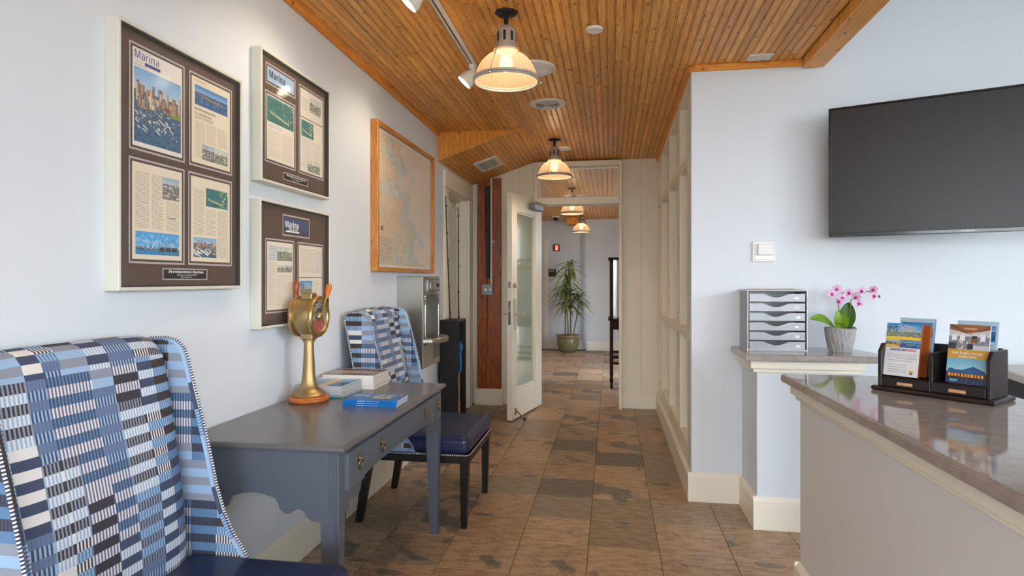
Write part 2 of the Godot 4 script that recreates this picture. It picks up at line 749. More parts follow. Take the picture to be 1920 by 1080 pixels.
func lines(im: Image, r: Rect2i, c: Color, gap := 6, thick := 2, sd := 1) -> void:
	# unreadable small print: rows of word-long dashes
	var g := RandomNumberGenerator.new()
	g.seed = sd
	var y := r.position.y
	while y + thick <= r.end.y:
		var x := r.position.x
		var stop := r.end.x - (g.randi_range(0, r.size.x / 2) if g.randf() < 0.12 else 0)
		while x < stop:
			var l := mini(g.randi_range(4, 14), stop - x)
			im.fill_rect(Rect2i(x, y, l, thick), c.lerp(Color.WHITE, g.randf() * 0.2))
			x += l + 2
		y += gap

func photo(im: Image, r: Rect2i, kind: String, sd: int) -> void:
	# the printed photographs, a few patches each
	var g := RandomNumberGenerator.new()
	g.seed = sd
	var f := noise(sd, 0.05, 3)
	var sky := {"city": c8(116, 176, 222), "coast": c8(44, 124, 196), "boats": c8(150, 172, 200), "ships": c8(56, 158, 226), "air": c8(54, 132, 128), "mono": c8(196, 204, 186), "dusk": c8(104, 178, 208), "resort": c8(40, 142, 214), "room": c8(196, 196, 200), "rock": c8(150, 128, 112)}
	var sea := {"city": c8(52, 98, 132), "coast": c8(24, 92, 152), "boats": c8(126, 120, 118), "ships": c8(42, 134, 190), "air": c8(36, 112, 114), "mono": c8(128, 140, 122), "dusk": c8(44, 48, 92), "resort": c8(220, 196, 60), "room": c8(140, 142, 150), "rock": c8(110, 84, 70)}
	var hor := {"city": 0.30, "coast": 0.35, "boats": 0.3, "ships": 0.72, "air": 0.05, "mono": 0.35, "dusk": 0.55, "resort": 0.6, "room": 0.45, "rock": 0.4}
	var hz := r.position.y + int(r.size.y * float(hor[kind]))
	for y in range(r.position.y, r.end.y):
		for x in range(r.position.x, r.end.x):
			var n := f.get_noise_2d(x, y)
			var c: Color = sky[kind] if y < hz else sea[kind]
			if y < hz:
				c = c.lerp(c8(228, 232, 234), clampf(float(y - r.position.y) / maxf(1, hz - r.position.y) * 0.55 + (n * 0.6 if kind == "ships" else 0.0), 0, 1))
			else:
				c = c.lerp(Color.BLACK, clampf(n * 0.3, 0, 0.22)).lerp(Color.WHITE, clampf(-n * 0.2, 0, 0.12))
			im.set_pixel(x, y, c)
	var W := r.size.x
	var H := r.size.y
	var X := r.position.x
	var Y := r.position.y
	match kind:
		"city":
			for i in 60:
				var bh := g.randi_range(int(H * 0.06), int(H * 0.30) if i < 26 else int(H * 0.1))
				var bw := g.randi_range(W / 26, W / 11)
				var px := X + g.randi_range(0, W - bw)
				var base := Y + int(H * g.randf_range(0.40, 0.52))
				var c := [c8(206, 180, 150), c8(176, 142, 112), c8(150, 124, 110), c8(220, 204, 182), c8(120, 120, 130), c8(156, 88, 70)][g.randi_range(0, 5)] as Color
				cut_rect(im, r, Rect2i(px, base - bh, bw, bh), c)
				cut_rect(im, r, Rect2i(px + bw * 2 / 3, base - bh, bw / 3, bh), c.darkened(0.35))
			for i in 130:
				var px := X + g.randi_range(0, W - 4)
				var t := float(px - X) / W
				var py := Y + int(H * (0.5 + g.randf() * (0.18 + 0.2 * t)))
				cut_rect(im, r, Rect2i(px, py, g.randi_range(3, 11), g.randi_range(2, 5)), [c8(196, 130, 100), c8(236, 226, 210), c8(120, 96, 84), c8(226, 208, 180), c8(60, 84, 104)][g.randi_range(0, 4)])
			cut_rect(im, r, Rect2i(X + W * 3 / 4, Y + H * 48 / 100, W / 4, H / 20), c8(122, 150, 60))
			for i in 16:
				var px := X + g.randf() * W * 0.75
				var py := Y + H * (0.58 + g.randf() * 0.22)
				var L := g.randf_range(10, 26)
				for k in int(L):
					cut_rect(im, r, Rect2i(int(px + k), int(py + k * 0.55), 4, 4), c8(240, 238, 232) if k % 5 else c8(150, 150, 160))
		"coast":
			for x in W:
				var t := float(x) / W
				var hgt := int(H * (0.16 + 0.10 * f.get_noise_1d(x * 0.8)) * sin(PI * clampf(t * 1.1, 0, 1)))
				cut_rect(im, r, Rect2i(X + x, Y + int(H * (0.38 + 0.18 * t)), 1, maxi(1, hgt)), c8(176, 152, 116).lerp(c8(70, 92, 70), g.randf()))
			for i in 20:
				cut_rect(im, r, Rect2i(X + g.randi_range(0, W), Y + int(H * g.randf_range(0.45, 0.8)), 4, 2), c8(238, 232, 220))
		"boats", "mono", "rock":
			for i in 70:
				var c := [c8(236, 232, 222), c8(70, 70, 74), c8(170, 150, 130), c8(100, 112, 96), c8(206, 196, 190)][g.randi_range(0, 4)] as Color
				cut_rect(im, r, Rect2i(X + g.randi_range(0, W), Y + int(H * g.randf_range(0.3, 0.95)), g.randi_range(2, maxi(3, W / 6)), g.randi_range(1, maxi(2, H / 16))), c)
			for i in 7:
				cut_rect(im, r, Rect2i(X + g.randi_range(0, W), Y + H / 10, 1, H / 2), c8(230, 230, 230) if i % 2 else c8(60, 60, 66))
		"ships":
			for i in 30:
				cut_rect(im, r, Rect2i(X + g.randi_range(0, W / 2), Y + int(H * g.randf_range(0.62, 0.72)), g.randi_range(3, 9), g.randi_range(3, 8)), [c8(120, 96, 84), c8(190, 170, 150), c8(70, 84, 70)][g.randi_range(0, 2)])
			for k in 3:
				var px := X + int(W * (0.52 + 0.15 * k))
				cut_rect(im, r, Rect2i(px, Y + int(H * 0.68), int(W * 0.13), int(H * 0.16)), c8(44, 40, 42))
				cut_rect(im, r, Rect2i(px - 2, Y + int(H * 0.64), int(W * 0.16), int(H * 0.05)), c8(120, 92, 66))
				for m in 3:
					cut_rect(im, r, Rect2i(px + m * int(W * 0.045) + 2, Y + int(H * 0.28), 1, int(H * 0.4)), c8(96, 80, 74))
		"air":
			for i in 60:
				cut_rect(im, r, Rect2i(X + int(W * g.randf_range(0.55, 1.0)), Y + int(H * pow(g.randf(), 1.6)), g.randi_range(2, 7), g.randi_range(2, 5)), [c8(200, 196, 120), c8(224, 222, 196), c8(96, 140, 96)][g.randi_range(0, 2)])
			for k in W * 7 / 10:
				var yy := Y + int(H * 0.62 + k * 0.14)
				cut_rect(im, r, Rect2i(X + W / 10 + k, yy, 2, 3), c8(226, 222, 150))
				if k % 8 == 0:
					cut_rect(im, r, Rect2i(X + W / 10 + k, yy - H / 14, 2, H / 14), c8(232, 226, 160))
			cut_rect(im, r, Rect2i(X + W / 10, Y + H * 52 / 100, 3, H / 8), c8(232, 226, 160))
			cut_rect(im, r, Rect2i(X + W * 8 / 10, Y + H * 54 / 100, 3, H / 5), c8(232, 226, 160))
		"dusk":
			for x in W:
				var t := float(x) / W
				var top := 0.50 - maxf(0.0, 0.20 - absf(t - 0.66) * 0.62)
				if t < 0.42:
					top = 0.46 - maxf(0.0, 0.05 - absf(t - 0.12) * 0.5)
				if t > 0.04 and t < 0.96:
					cut_rect(im, r, Rect2i(X + x, Y + int(H * top), 1, int(H * (0.60 - top))), c8(38, 92, 146) if (x + int(top * 60.0)) % 9 else c8(30, 76, 128))
					cut_rect(im, r, Rect2i(X + x, Y + int(H * top), 1, 2), c8(22, 48, 82))
			cut_rect(im, r, Rect2i(X + W / 25, Y + H * 59 / 100, W * 92 / 100, H * 16 / 100), c8(96, 66, 44))
			for i in 11:
				cut_rect(im, r, Rect2i(X + W / 16 + i * W * 8 / 100, Y + H * 61 / 100, W * 55 / 1000, H * 13 / 100), c8(252, 190, 60).lerp(c8(226, 128, 26), g.randf()))
			for i in 40:
				cut_rect(im, r, Rect2i(X + g.randi_range(0, W), Y + int(H * g.randf_range(0.72, 0.82)), W / 14, H / 30), c8(40, 36, 44))
			cut_rect(im, r, Rect2i(X + W / 10, Y + H * 84 / 100, W / 5, H / 10), c8(84, 166, 206))
		"resort":
			for k in 6:
				var yy := Y + int(H * (0.10 + 0.075 * k))
				for i in 9:
					var xx := X + int(W * (0.36 + 0.055 * i)) + k
					cut_rect(im, r, Rect2i(xx, yy + i, W / 20, H / 34), c8(244, 244, 242))
					cut_rect(im, r, Rect2i(xx, yy + i + H / 34, W / 22, H / 24), c8(84, 110, 146) if (i + k) % 3 else c8(196, 150, 110))
			for i in 70:
				cut_rect(im, r, Rect2i(X + int(W * g.randf_range(0.0, 0.3)), Y + int(H * g.randf_range(0.2, 0.62)), W / 22, H / 26), [c8(74, 92, 90), c8(160, 150, 134), c8(60, 84, 54), c8(52, 60, 66)][g.randi_range(0, 3)])
			cut_rect(im, r, Rect2i(X, Y + H * 64 / 100, W, H * 36 / 100), c8(122, 134, 120))
			for i in 90:
				cut_rect(im, r, Rect2i(X + g.randi_range(0, W), Y + int(H * g.randf_range(0.64, 0.98)), W / 20, H / 34), [c8(66, 84, 60), c8(226, 222, 212), c8(196, 160, 60), c8(120, 150, 180)][g.randi_range(0, 3)])
		"room":
			cut_rect(im, r, Rect2i(X, Y, W, H * 34 / 100), c8(150, 96, 64))
			for k in 40:
				var t := k / 40.0
				cut_rect(im, r, Rect2i(X + int(W * 0.45 * t), Y + int(H * 0.32 * t), W / 30, H / 22), c8(112, 64, 44))
				cut_rect(im, r, Rect2i(X + W - int(W * 0.5 * t), Y + int(H * (0.08 + 0.26 * t)), W / 30, H / 22), c8(118, 70, 48))
				cut_rect(im, r, Rect2i(X + int(W * (0.36 + 0.3 * t)), Y + int(H * 0.12), W / 38, H / 14), c8(206, 160, 102))
			for k in 40:
				var t := k / 40.0
				var hh := int(H * 0.30 * absf(t - 0.45))
				cut_rect(im, r, Rect2i(X + int(W * t), Y + H * 34 / 100 - hh, W / 36, hh + 1), c8(198, 198, 204))
			for k in 2:
				cut_rect(im, r, Rect2i(X + W * (8 + 20 * k) / 100, Y + H * 42 / 100, W / 8, H / 5), c8(236, 240, 244))
			cut_rect(im, r, Rect2i(X + W * 78 / 100, Y + H * 36 / 100, W / 7, H / 4), c8(232, 238, 244))
			cut_rect(im, r, Rect2i(X + W * 90 / 100, Y + H * 36 / 100, W / 60, H / 4), c8(60, 62, 70))
			cut_rect(im, r, Rect2i(X + W * 56 / 100, Y + H * 52 / 100, W / 6, H / 6), c8(142, 88, 58))
			cut_rect(im, r, Rect2i(X + W * 57 / 100, Y + H * 42 / 100, W / 8, H / 9), c8(48, 46, 50))
			cut_rect(im, r, Rect2i(X + W * 58 / 100, Y + H * 78 / 100, W * 42 / 100, H * 22 / 100), c8(196, 198, 204))
			cut_rect(im, r, Rect2i(X + W * 48 / 100, Y + H * 74 / 100, W / 7, H / 5), c8(44, 48, 60))
			cut_rect(im, r, Rect2i(X, Y + H * 70 / 100, W / 5, H * 3 / 10), c8(58, 64, 76))
			for i in 24:
				cut_rect(im, r, Rect2i(X + int(W * g.randf_range(0.25, 0.46)), Y + int(H * g.randf_range(0.58, 0.9)), W / 40, H / 16), c8(236, 232, 222) if i % 2 else c8(120, 120, 122))

func cut_rect(im: Image, r: Rect2i, p: Rect2i, c: Color) -> void:
	im.fill_rect(p.intersection(r), c)

func page(w: int, h: int, c: Color) -> Image:
	var im := Image.create(w, h, false, Image.FORMAT_RGB8)
	im.fill(c)
	return im

func make_materials() -> void:
	mat("wall", c8(219, 226, 232), 0.5)
	mat("trim", c8(240, 234, 216), 0.42)
	mat("panel", c8(238, 231, 212), 0.45)
	mat("grout", c8(104, 84, 64), 0.9)
	mat("plank_back", c8(206, 150, 84), 0.9)
	var pine := wood_image(384, 1024, c8(248, 188, 100), c8(206, 136, 56), 11, 15.0, 24, c8(112, 60, 26))
	var pt := ImageTexture.create_from_image(pine)
	var tints := [Color(1, 1, 1), Color(0.95, 0.93, 0.9), Color(0.9, 0.87, 0.83), Color(1.0, 0.96, 0.9), Color(0.93, 0.89, 0.86)]
	for i in 5:
		var m := mat("pine_%d" % i, tints[i], 0.38)
		m.albedo_texture = pt
	var m1 := mat("orange_pine", Color(0.97, 0.88, 0.74), 0.4)
	m1.albedo_texture = pt
	var m2 := mat("beam_wood", Color(1.0, 0.97, 0.9), 0.45)
	m2.albedo_texture = pt
	var fir := wood_image(256, 1024, c8(164, 84, 36), c8(104, 46, 18), 31, 5.0, 7, c8(60, 24, 10))
	textured("post_wood", fir, 0.35)
	for i in 14:
		textured("slate_%d" % i, slate_image(100 + i * 13, [0, 1, 0, 3, 2, 0, 1, 3, 2, 0, 2, 1, 4, 0][i]), 0.42, [Color(1, 1, 1), Color(0.9, 0.91, 0.92), Color(0.94, 0.92, 0.9), Color(0.98, 0.98, 0.98), Color(1, 0.98, 0.96), Color(0.86, 0.86, 0.86), Color(1, 1, 1)][i % 7])
	textured("weave", weave_image(5, 1024, 40, 16, 0.26), 0.85)
	textured("weave_side", weave_image(23, 512, 40, 14, 0.2), 0.85)
	textured("weave_welt", welt_image(), 0.8)
	mat("leather", c8(30, 40, 78), 0.33)
	mat("chair_wood", c8(20, 17, 17), 0.3)
	mat("desk_paint", c8(88, 95, 106), 0.3)
	mat("desk_top", c8(100, 100, 104), 0.24)
	mat("antique", c8(128, 110, 84), 0.35, 0.9)
	mat("brass", c8(176, 152, 108), 0.42, 0.92)
	mat("brass_bright", c8(188, 160, 108), 0.34, 0.92)
	textured("mahogany", wood_image(128, 256, c8(196, 112, 40), c8(138, 60, 18), 44, 5.0, 0, c8(60, 24, 10)), 0.25)
	mat("handle_wood", c8(206, 112, 36), 0.3)
	mat("handle_red", c8(150, 70, 34), 0.3)
	mat("frame_cream", c8(214, 214, 200), 0.45)
	mat("mat_brown", c8(80, 57, 47), 0.55)
	mat("black", c8(14, 13, 14), 0.5)
	mat("black_gloss", c8(12, 12, 14), 0.15)
	mat("mat_line", c8(186, 178, 178), 0.5)
	textured("oak", wood_image(128, 512, c8(206, 140, 66), c8(158, 92, 36), 52, 6.0, 0, c8(80, 40, 20)), 0.35)
	mat("steel", c8(176, 174, 166), 0.3, 0.95)
	mat("steel_dark", c8(110, 106, 98), 0.34, 0.9)
	mat("chrome", c8(206, 206, 206), 0.15, 1.0)
	mat("nickel", c8(184, 182, 174), 0.36, 0.3)
	mat("grey_metal", c8(136, 141, 147), 0.4, 0.4)
	mat("white_paint", c8(226, 224, 216), 0.4)
	mat("white_plastic", c8(236, 236, 234), 0.35)
	textured("stone", speckle_image(256, c8(162, 153, 147), 0.13, 3), 0.06)
	mat("counter_paint", c8(222, 223, 223), 0.5)
	mat("screen", c8(34, 34, 36), 0.38)
	mat("espresso", c8(38, 28, 28), 0.3)
	mat("pale_wood", c8(206, 168, 124), 0.45)
	mat("mesh_grey", c8(160, 162, 166), 0.4, 0.5)
	mat("mesh_dark", c8(120, 122, 126), 0.5, 0.5)
	mat("wire_white", c8(214, 216, 218), 0.35, 0.3)
	mat("leaf_green", c8(116, 156, 36), 0.35)
	mat("leaf_dark", c8(64, 104, 34), 0.4)
	mat("stem_green", c8(92, 120, 50), 0.5)
	mat("petal", c8(238, 198, 234), 0.6)
	mat("petal_core", c8(186, 34, 122), 0.5)
	mat("pot_bark", c8(176, 174, 174), 0.8)
	mat("dark_wood", c8(48, 20, 14), 0.5, 0.0, 0.25)
	mat("dracaena", c8(100, 116, 66), 0.45)
	mat("dracaena_edge", c8(150, 156, 96), 0.5)
	mat("cane", c8(122, 108, 80), 0.7)
	mat("celadon", c8(120, 116, 86), 0.25)
	mat("rim_brown", c8(150, 118, 84), 0.35)
	mat("soil", c8(48, 36, 28), 0.9)
	mat("red_sign", c8(150, 40, 32), 0.4)
	mat("blue_cover", c8(22, 116, 190), 0.3)
	mat("white_paper", c8(236, 232, 224), 0.7)
	mat("page_edge", c8(206, 200, 190), 0.8)
	mat("teal_cover", c8(36, 150, 140), 0.35)
	mat("ink", c8(30, 30, 36), 0.6)
	mat("ink_blue", c8(44, 52, 140), 0.5)
	mat("ink_white", c8(240, 240, 238), 0.5)
	mat("ink_red", c8(200, 40, 40), 0.5)
	mat("ink_navy", c8(36, 40, 110), 0.5)
	mat("orange_edge", c8(168, 88, 36), 0.5)
	mat("rope_blue", c8(36, 110, 170), 0.6)
	mat("cork", c8(176, 140, 92), 0.7)
	var sh := mat("shade_glass", Color(0.80, 0.72, 0.61, 0.60), 0.3)
	sh.transparency = BaseMaterial3D.TRANSPARENCY_ALPHA
	sh.cull_mode = BaseMaterial3D.CULL_DISABLED
	sh.backlight_enabled = true
	sh.backlight = Color(0.5, 0.45, 0.37)
	var pane := mat("pane", Color(0.9, 0.96, 0.93, 0.06), 0.03)
	pane.transparency = BaseMaterial3D.TRANSPARENCY_ALPHA
	var pane3 := mat("frame_glass", Color(0.94, 0.97, 0.95, 0.02), 0.05, 0.0, 0.22)
	pane3.transparency = BaseMaterial3D.TRANSPARENCY_ALPHA
	var pane2 := mat("door_glass", Color(0.78, 0.88, 0.82, 0.35), 0.06)
	pane2.transparency = BaseMaterial3D.TRANSPARENCY_ALPHA
	var bulb := mat("bulb", c8(255, 226, 170), 0.4)
	bulb.emission_enabled = true
	bulb.emission = c8(255, 222, 176)
	bulb.emission_energy_multiplier = 1.5
	var spot := mat("spot_lamp", c8(255, 244, 224), 0.4)
	spot.emission_enabled = true
	spot.emission = c8(255, 238, 206)
	spot.emission_energy_multiplier = 12.0
	var ex := mat("exit_glow", c8(255, 210, 200), 0.5)
	ex.emission_enabled = true
	ex.emission = c8(255, 150, 130)
	ex.emission_energy_multiplier = 0.6

func welt_image() -> Image:
	var im := page(32, 64, c8(226, 226, 228))
	for y in range(0, 64, 16):
		im.fill_rect(Rect2i(0, y, 32, 8), c8(44, 54, 84))
	return im

# ---------------------------------------------------------------- the setting
func room_shell() -> void:
	struct("floor", span(Vector3(-3.3, -0.2, -11.9), Vector3(5.4, -0.0028, 3.9)), M.grout, "brown slate tile floor of the lobby and corridor")
	var s := S.new()
	s.box(Vector3(WX - 0.1, 1.4, -0.75), Vector3(0.2, 2.8, 9.16))
	s.box(Vector3(WX - 0.1, 2.455, -5.74), Vector3(0.2, 0.69, 0.82))
	s.box(Vector3(WX - 0.1, 1.4, -6.35), Vector3(0.2, 2.8, 0.4))
	struct("wall_left", s, M.wall, "long pale wall hung with framed clippings and a chart")
	s = S.new()
	s.box(Vector3(2.97, 1.9, TZ - 0.09), Vector3(5.0, 3.8, 0.18))
	struct("wall_front", s, M.wall, "pale blue-grey wall behind the television")
	# upper wall over the beam, and the higher ceiling of the office side
	struct("wall_upper", span(Vector3(1.09, 2.6, TZ), Vector3(1.19, 3.8, 3.6)), M.wall, "pale wall above the wooden beam")
	struct("ceiling_high", span(Vector3(1.09, 3.7, TZ - 0.1), Vector3(5.4, 3.9, 3.8)), M.wall, "high pale ceiling over the office side")
	# rear wall and right wall with tall windows
	s = S.new()
	var zr := 3.7
	s.box(Vector3(3.2, 0.45, zr), Vector3(4.4, 0.9, 0.2))
	s.box(Vector3(-0.15, 0.06, zr), Vector3(2.3, 0.12, 0.2))
	s.box(Vector3(3.2, 3.2, zr), Vector3(4.4, 1.2, 0.2))
	s.box(Vector3(-0.15, 3.15, zr), Vector3(2.3, 1.3, 0.2))
	for e in [[-1.7, -1.3], [1.0, 1.6], [3.6, 5.4]]:
		s.box(Vector3((e[0] + e[1]) / 2, 1.9, zr), Vector3(e[1] - e[0], 3.8, 0.2))
	struct("wall_rear", s, M.wall, "rear wall of the lobby with tall windows")
	s = S.new()
	var xr := 5.3
	s.box(Vector3(xr, 0.45, 0), Vector3(0.2, 0.9, 7.6))
	s.box(Vector3(xr, 3.45, 0), Vector3(0.2, 0.7, 7.6))
	for e in [[-3.9, -1.4], [0.6, 1.2], [3.2, 3.8]]:
		s.box(Vector3(xr, 1.8, (e[0] + e[1]) / 2), Vector3(0.2, 3.6, e[1] - e[0]))
	struct("wall_right", s, M.wall, "right wall of the office side with windows")
	# slab over the boards
	s = S.new()
	s.side([Vector2(3.8, cy(3.8) + 0.02), Vector2(3.8, 2.95), Vector2(BZ - 0.15, 2.95), Vector2(BZ - 0.15, cy(BZ - 0.15) + 0.02)], WX - 0.2, 1.15)
	struct("ceiling", s, M.plank_back, "ceiling of honey coloured beaded pine boards")

func front_openings() -> void:
	# windows of the lobby: frame, bars and panes
	var k := 1
	var holes := [[-1.3, 1.0, 0.12, 2.5, 0], [1.6, 3.6, 0.9, 2.6, 0], [-1.4, 0.6, 0.9, 3.1, 1], [1.2, 3.2, 0.9, 3.1, 1]]
	for h in holes:
		var w := Node3D.new()
		w.name = "window_%d" % k
		k += 1
		add_child(w)
		w.set_meta("kind", "structure")
		w.set_meta("category", "window")
		w.set_meta("label", "tall lobby window with white frame, out of the picture")
		w.position = Vector3((h[0] + h[1]) / 2, (h[2] + h[3]) / 2, 3.7) if h[4] == 0 else Vector3(5.3, (h[2] + h[3]) / 2, (h[0] + h[1]) / 2)
		w.rotation.y = 0.0 if h[4] == 0 else PI / 2
		var ww: float = h[1] - h[0]
		var hh: float = h[3] - h[2]
		var s := S.new()
		for e in [-1, 1]:
			s.box(Vector3(e * (ww / 2 - 0.03), 0, 0), Vector3(0.06, hh, 0.12))
			s.box(Vector3(0, e * (hh / 2 - 0.03), 0), Vector3(ww - 0.12, 0.06, 0.12))
		part("window_frame", s, M.white_paint, w)
		var b := S.new()
		b.box(Vector3(0, 0, 0), Vector3(0.04, hh - 0.12, 0.05))
		part("glazing_bar", b, M.white_paint, w)
		for e in [-1, 1]:
			part("window_pane", bx(Vector3(e * ww / 4, 0, 0), Vector3(ww / 2 - 0.08, hh - 0.12, 0.006)), M.pane, w)

func board(s: S, x0: float, w: float, z0: float, z1: float, y0: float, y1: float, off: Vector2, along := 1.5) -> void:
	# beaded board: flat face, V joints and one bead; z0 > z1, face down
	var pr := [Vector2(0, 0.005), Vector2(0.0018, 0), Vector2(w - 0.0098, 0), Vector2(w - 0.0078, 0.0045), Vector2(w - 0.0062, 0.0006), Vector2(w - 0.0042, -0.0004), Vector2(w - 0.0022, 0.0006), Vector2(w, 0.005)]
	for i in pr.size() - 1:
		var a := Vector3(x0 + pr[i].x, y0 + pr[i].y, z0)
		var b := Vector3(x0 + pr[i].x, y1 + pr[i].y, z1)
		var c := Vector3(x0 + pr[i + 1].x, y1 + pr[i + 1].y, z1)
		var d := Vector3(x0 + pr[i + 1].x, y0 + pr[i + 1].y, z0)
		var ua := Vector2(off.x + pr[i].x / 0.42, off.y + z0 / along)
		var ub := Vector2(ua.x, off.y + z1 / along)
		var uc := Vector2(off.x + pr[i + 1].x / 0.42, ub.y)
		var ud := Vector2(uc.x, ua.y)
		var nn := (c - a).cross(d - b).normalized()
		if nn.y > 0:
			nn = -nn
		s.tri(a, b, c, nn, nn, nn, ua, ub, uc)
		s.tri(a, c, d, nn, nn, nn, ua, uc, ud)
	# ends and back
	for e in [[z0, y0, 1.0], [z1, y1, -1.0]]:
		var p := [Vector3(x0 + 0.0018, e[1], e[0]), Vector3(x0 + w - 0.002, e[1], e[0]), Vector3(x0 + w - 0.002, e[1] + 0.016, e[0]), Vector3(x0 + 0.0018, e[1] + 0.016, e[0])]
		if e[2] > 0:
			s.q(p[0], p[1], p[2], p[3])
		else:
			s.q(p[3], p[2], p[1], p[0])
	s.q(Vector3(x0, y0 + 0.016, z0), Vector3(x0 + w, y0 + 0.016, z0), Vector3(x0 + w, y1 + 0.016, z1), Vector3(x0, y1 + 0.016, z1))

func ceiling_boards() -> void:
	var ceil_node: Node = get_node("ceiling")
	var w := 0.04175
	var rest := S.new()
	for k in 60:
		var x0 := WX + 0.004 + k * w
		var far := BZ
		if x0 + w < -0.748:
			far = -5.06
		elif x0 > RX - 0.002:
			far = TZ
		var cut := [-1.85]
		var z := -1.85 - rng.randf_range(0.6, 2.6)
		while z > far + 0.5:
			cut.append(z)
			z -= rng.randf_range(1.4, 2.8)
		cut.append(far)
		for m in cut.size() - 1:
			var s := S.new()
			var za: float = cut[m] - (0.0008 if m else 0.0)
			var zb: float = cut[m + 1] + 0.0008
			var jog := rng.randf_range(-0.0006, 0.0006)
			board(s, x0, w, za, zb, cy(za) + jog, cy(zb) + jog, Vector2(rng.randf() * 0.78, rng.randf()))
			part("ceiling_board", s, M["pine_%d" % rng.randi_range(0, 4)], ceil_node)
		board(rest, x0, w, 3.6, -1.85, cy(3.6), cy(-1.85), Vector2(rng.randf() * 0.78, rng.randf()))
	var r := part("ceiling_board_field", rest, M.pine_1, ceil_node)
	r.set_meta("kind", "stuff")
	# sloping part at the corridor's end, left
	var slope := Vector2(0.69, cy(-5.7) - 2.30)
	var ln := slope.length()
	var d := slope / ln
	var tr := Transform3D(Basis(Vector3(d.x, d.y, 0), Vector3(-d.y, d.x, 0), Vector3(0, 0, 1)), Vector3(WX, 2.30, 0))
	var back := S.new()
	back.x = tr
	back.box(Vector3(ln / 2, 0.04, (-5.05 + BZ) / 2), Vector3(ln, 0.04, absf(BZ + 5.05) - 0.02))
	struct("ceiling_slope", back, M.plank_back, "sloping boarded soffit with an air vent")
	var sn: Node = get_node("ceiling_slope")
	var n := int(ceil(ln / w))
	for k in n:
		var s := S.new()
		s.x = tr
		var ww := minf(w, ln - k * w)
		if ww < 0.02:
			continue
		board(s, k * w, ww, -5.043, BZ, 0.0, 0.0, Vector2(rng.randf() * 0.78, rng.randf()))
		part("soffit_board", s, M["pine_%d" % rng.randi_range(1, 4)], sn)
	# upright boards closing the gable over the slope
	w = 0.048
	n = int(ceil(0.69 / w))
	for k in n:
		var xa := k * w
		var xb := minf((k + 1) * w, 0.69)
		var top := cy(-5.05) + 0.004
		var ya := 2.30 + xa * slope.y / slope.x
		var yb := 2.30 + xb * slope.y / slope.x
		var s := S.new()
		s.us = 4.0
		s.sv = 0.16
		var o := rng.randf()
		s.x = Transform3D(Basis(), Vector3(WX, 0, 0))
		if top - yb < 0.005:
			s.prism(PackedVector2Array([Vector2(xa, ya), Vector2(xb, top), Vector2(xa, top)]), -5.075, -5.05, 0.003)
		else:
			s.prism(PackedVector2Array([Vector2(xa, ya), Vector2(xb, yb), Vector2(xb, top), Vector2(xa, top)]), -5.075, -5.05, 0.003)
		for i in s.t.size():
			s.t[i] += Vector2(o, o * 0.7)
		part("gable_board", s, M.orange_pine, sn)
	# beam at the edge of the boarded ceiling, and the wooden trims
	var b := S.new()
	b.us = 2.4
	b.sv = 0.28
	b.box(Vector3(1.14, 2.575, -0.05), Vector3(0.115, 0.13, 7.4), 0.004)
	struct("beam", b, M.beam_wood, "smooth wooden beam along the ceiling's open edge")
	var t := S.new()
	t.us = 2.4
	t.sv = 0.28
	t.sw = true
	t.side([Vector2(3.6, cy(3.6) + 0.005), Vector2(3.6, cy(3.6) - 0.03), Vector2(-5.05, cy(-5.05) - 0.03), Vector2(-5.05, cy(-5.05) + 0.005)], WX, WX + 0.02, 0.002)
	struct("trim_1", t, M.orange_pine, "wooden strip where left wall meets ceiling")
	t = S.new()
	t.us = 2.4
	t.sv = 0.28
	t.sw = true
	t.box(Vector3(0.775, cy(TZ) - 0.016, TZ + 0.012), Vector3(0.615, 0.034, 0.024), 0.003)
	struct("trim_2", t, M.orange_pine, "wooden strip atop the television wall")
	t = S.new()
	t.us = 2.4
	t.sv = 0.28
	t.sw = true
	t.side([Vector2(TZ, cy(TZ) + 0.005), Vector2(TZ, cy(TZ) - 0.03), Vector2(BZ, cy(BZ) - 0.03), Vector2(BZ, cy(BZ) + 0.005)], RX - 0.014, RX + 0.004, 0.002)
	struct("trim_3", t, M.orange_pine, "wooden strip above the panelled corridor wall")

func tile_mesh(w: float, d: float, turn: int) -> S:
	var s := S.new()
	var b := 0.0022
	var h := 0.012
	var o := [Vector3(-w / 2, 0, d / 2), Vector3(w / 2, 0, d / 2), Vector3(w / 2, 0, -d / 2), Vector3(-w / 2, 0, -d / 2)]
	var top := []
	var mid := []
	for p in o:
		top.append(Vector3(p.x - signf(p.x) * b, 0, p.z - signf(p.z) * b))
		mid.append(Vector3(p.x, -b, p.z))
	var uvs := [Vector2(0, 1), Vector2(w / 0.334, 1), Vector2(w / 0.334, 1 - d / 0.331), Vector2(0, 1 - d / 0.331)]
	for i in 4:
		var c: Vector2 = uvs[i] - Vector2(0.5, 0.5)
		uvs[i] = Vector2(0.5, 0.5) + c.rotated(PI * turn) * 0.98
	var up := Vector3.UP
	s.tri(top[0], top[1], top[2], up, up, up, uvs[0], uvs[1], uvs[2])
	s.tri(top[0], top[2], top[3], up, up, up, uvs[0], uvs[2], uvs[3])
	for i in 4:
		var j := (i + 1) % 4
		var nn := (mid[j] - mid[i]).cross(top[j] - mid[i]).normalized() as Vector3
		s.tri(mid[i], mid[j], top[j], nn, nn, nn, uvs[i], uvs[j], uvs[j])
		s.tri(mid[i], top[j], top[i], nn, nn, nn, uvs[i], uvs[j], uvs[i])
		var dn := Vector3(0, -h + b, 0)
		var n2 := (mid[j] - mid[i]).cross(Vector3.UP).normalized() as Vector3
		s.tri(mid[i] + dn, mid[j] + dn, mid[j], n2, n2, n2, uvs[i], uvs[j], uvs[j])
		s.tri(mid[i] + dn, mid[j], mid[i], n2, n2, n2, uvs[i], uvs[j], uvs[i])
	return s

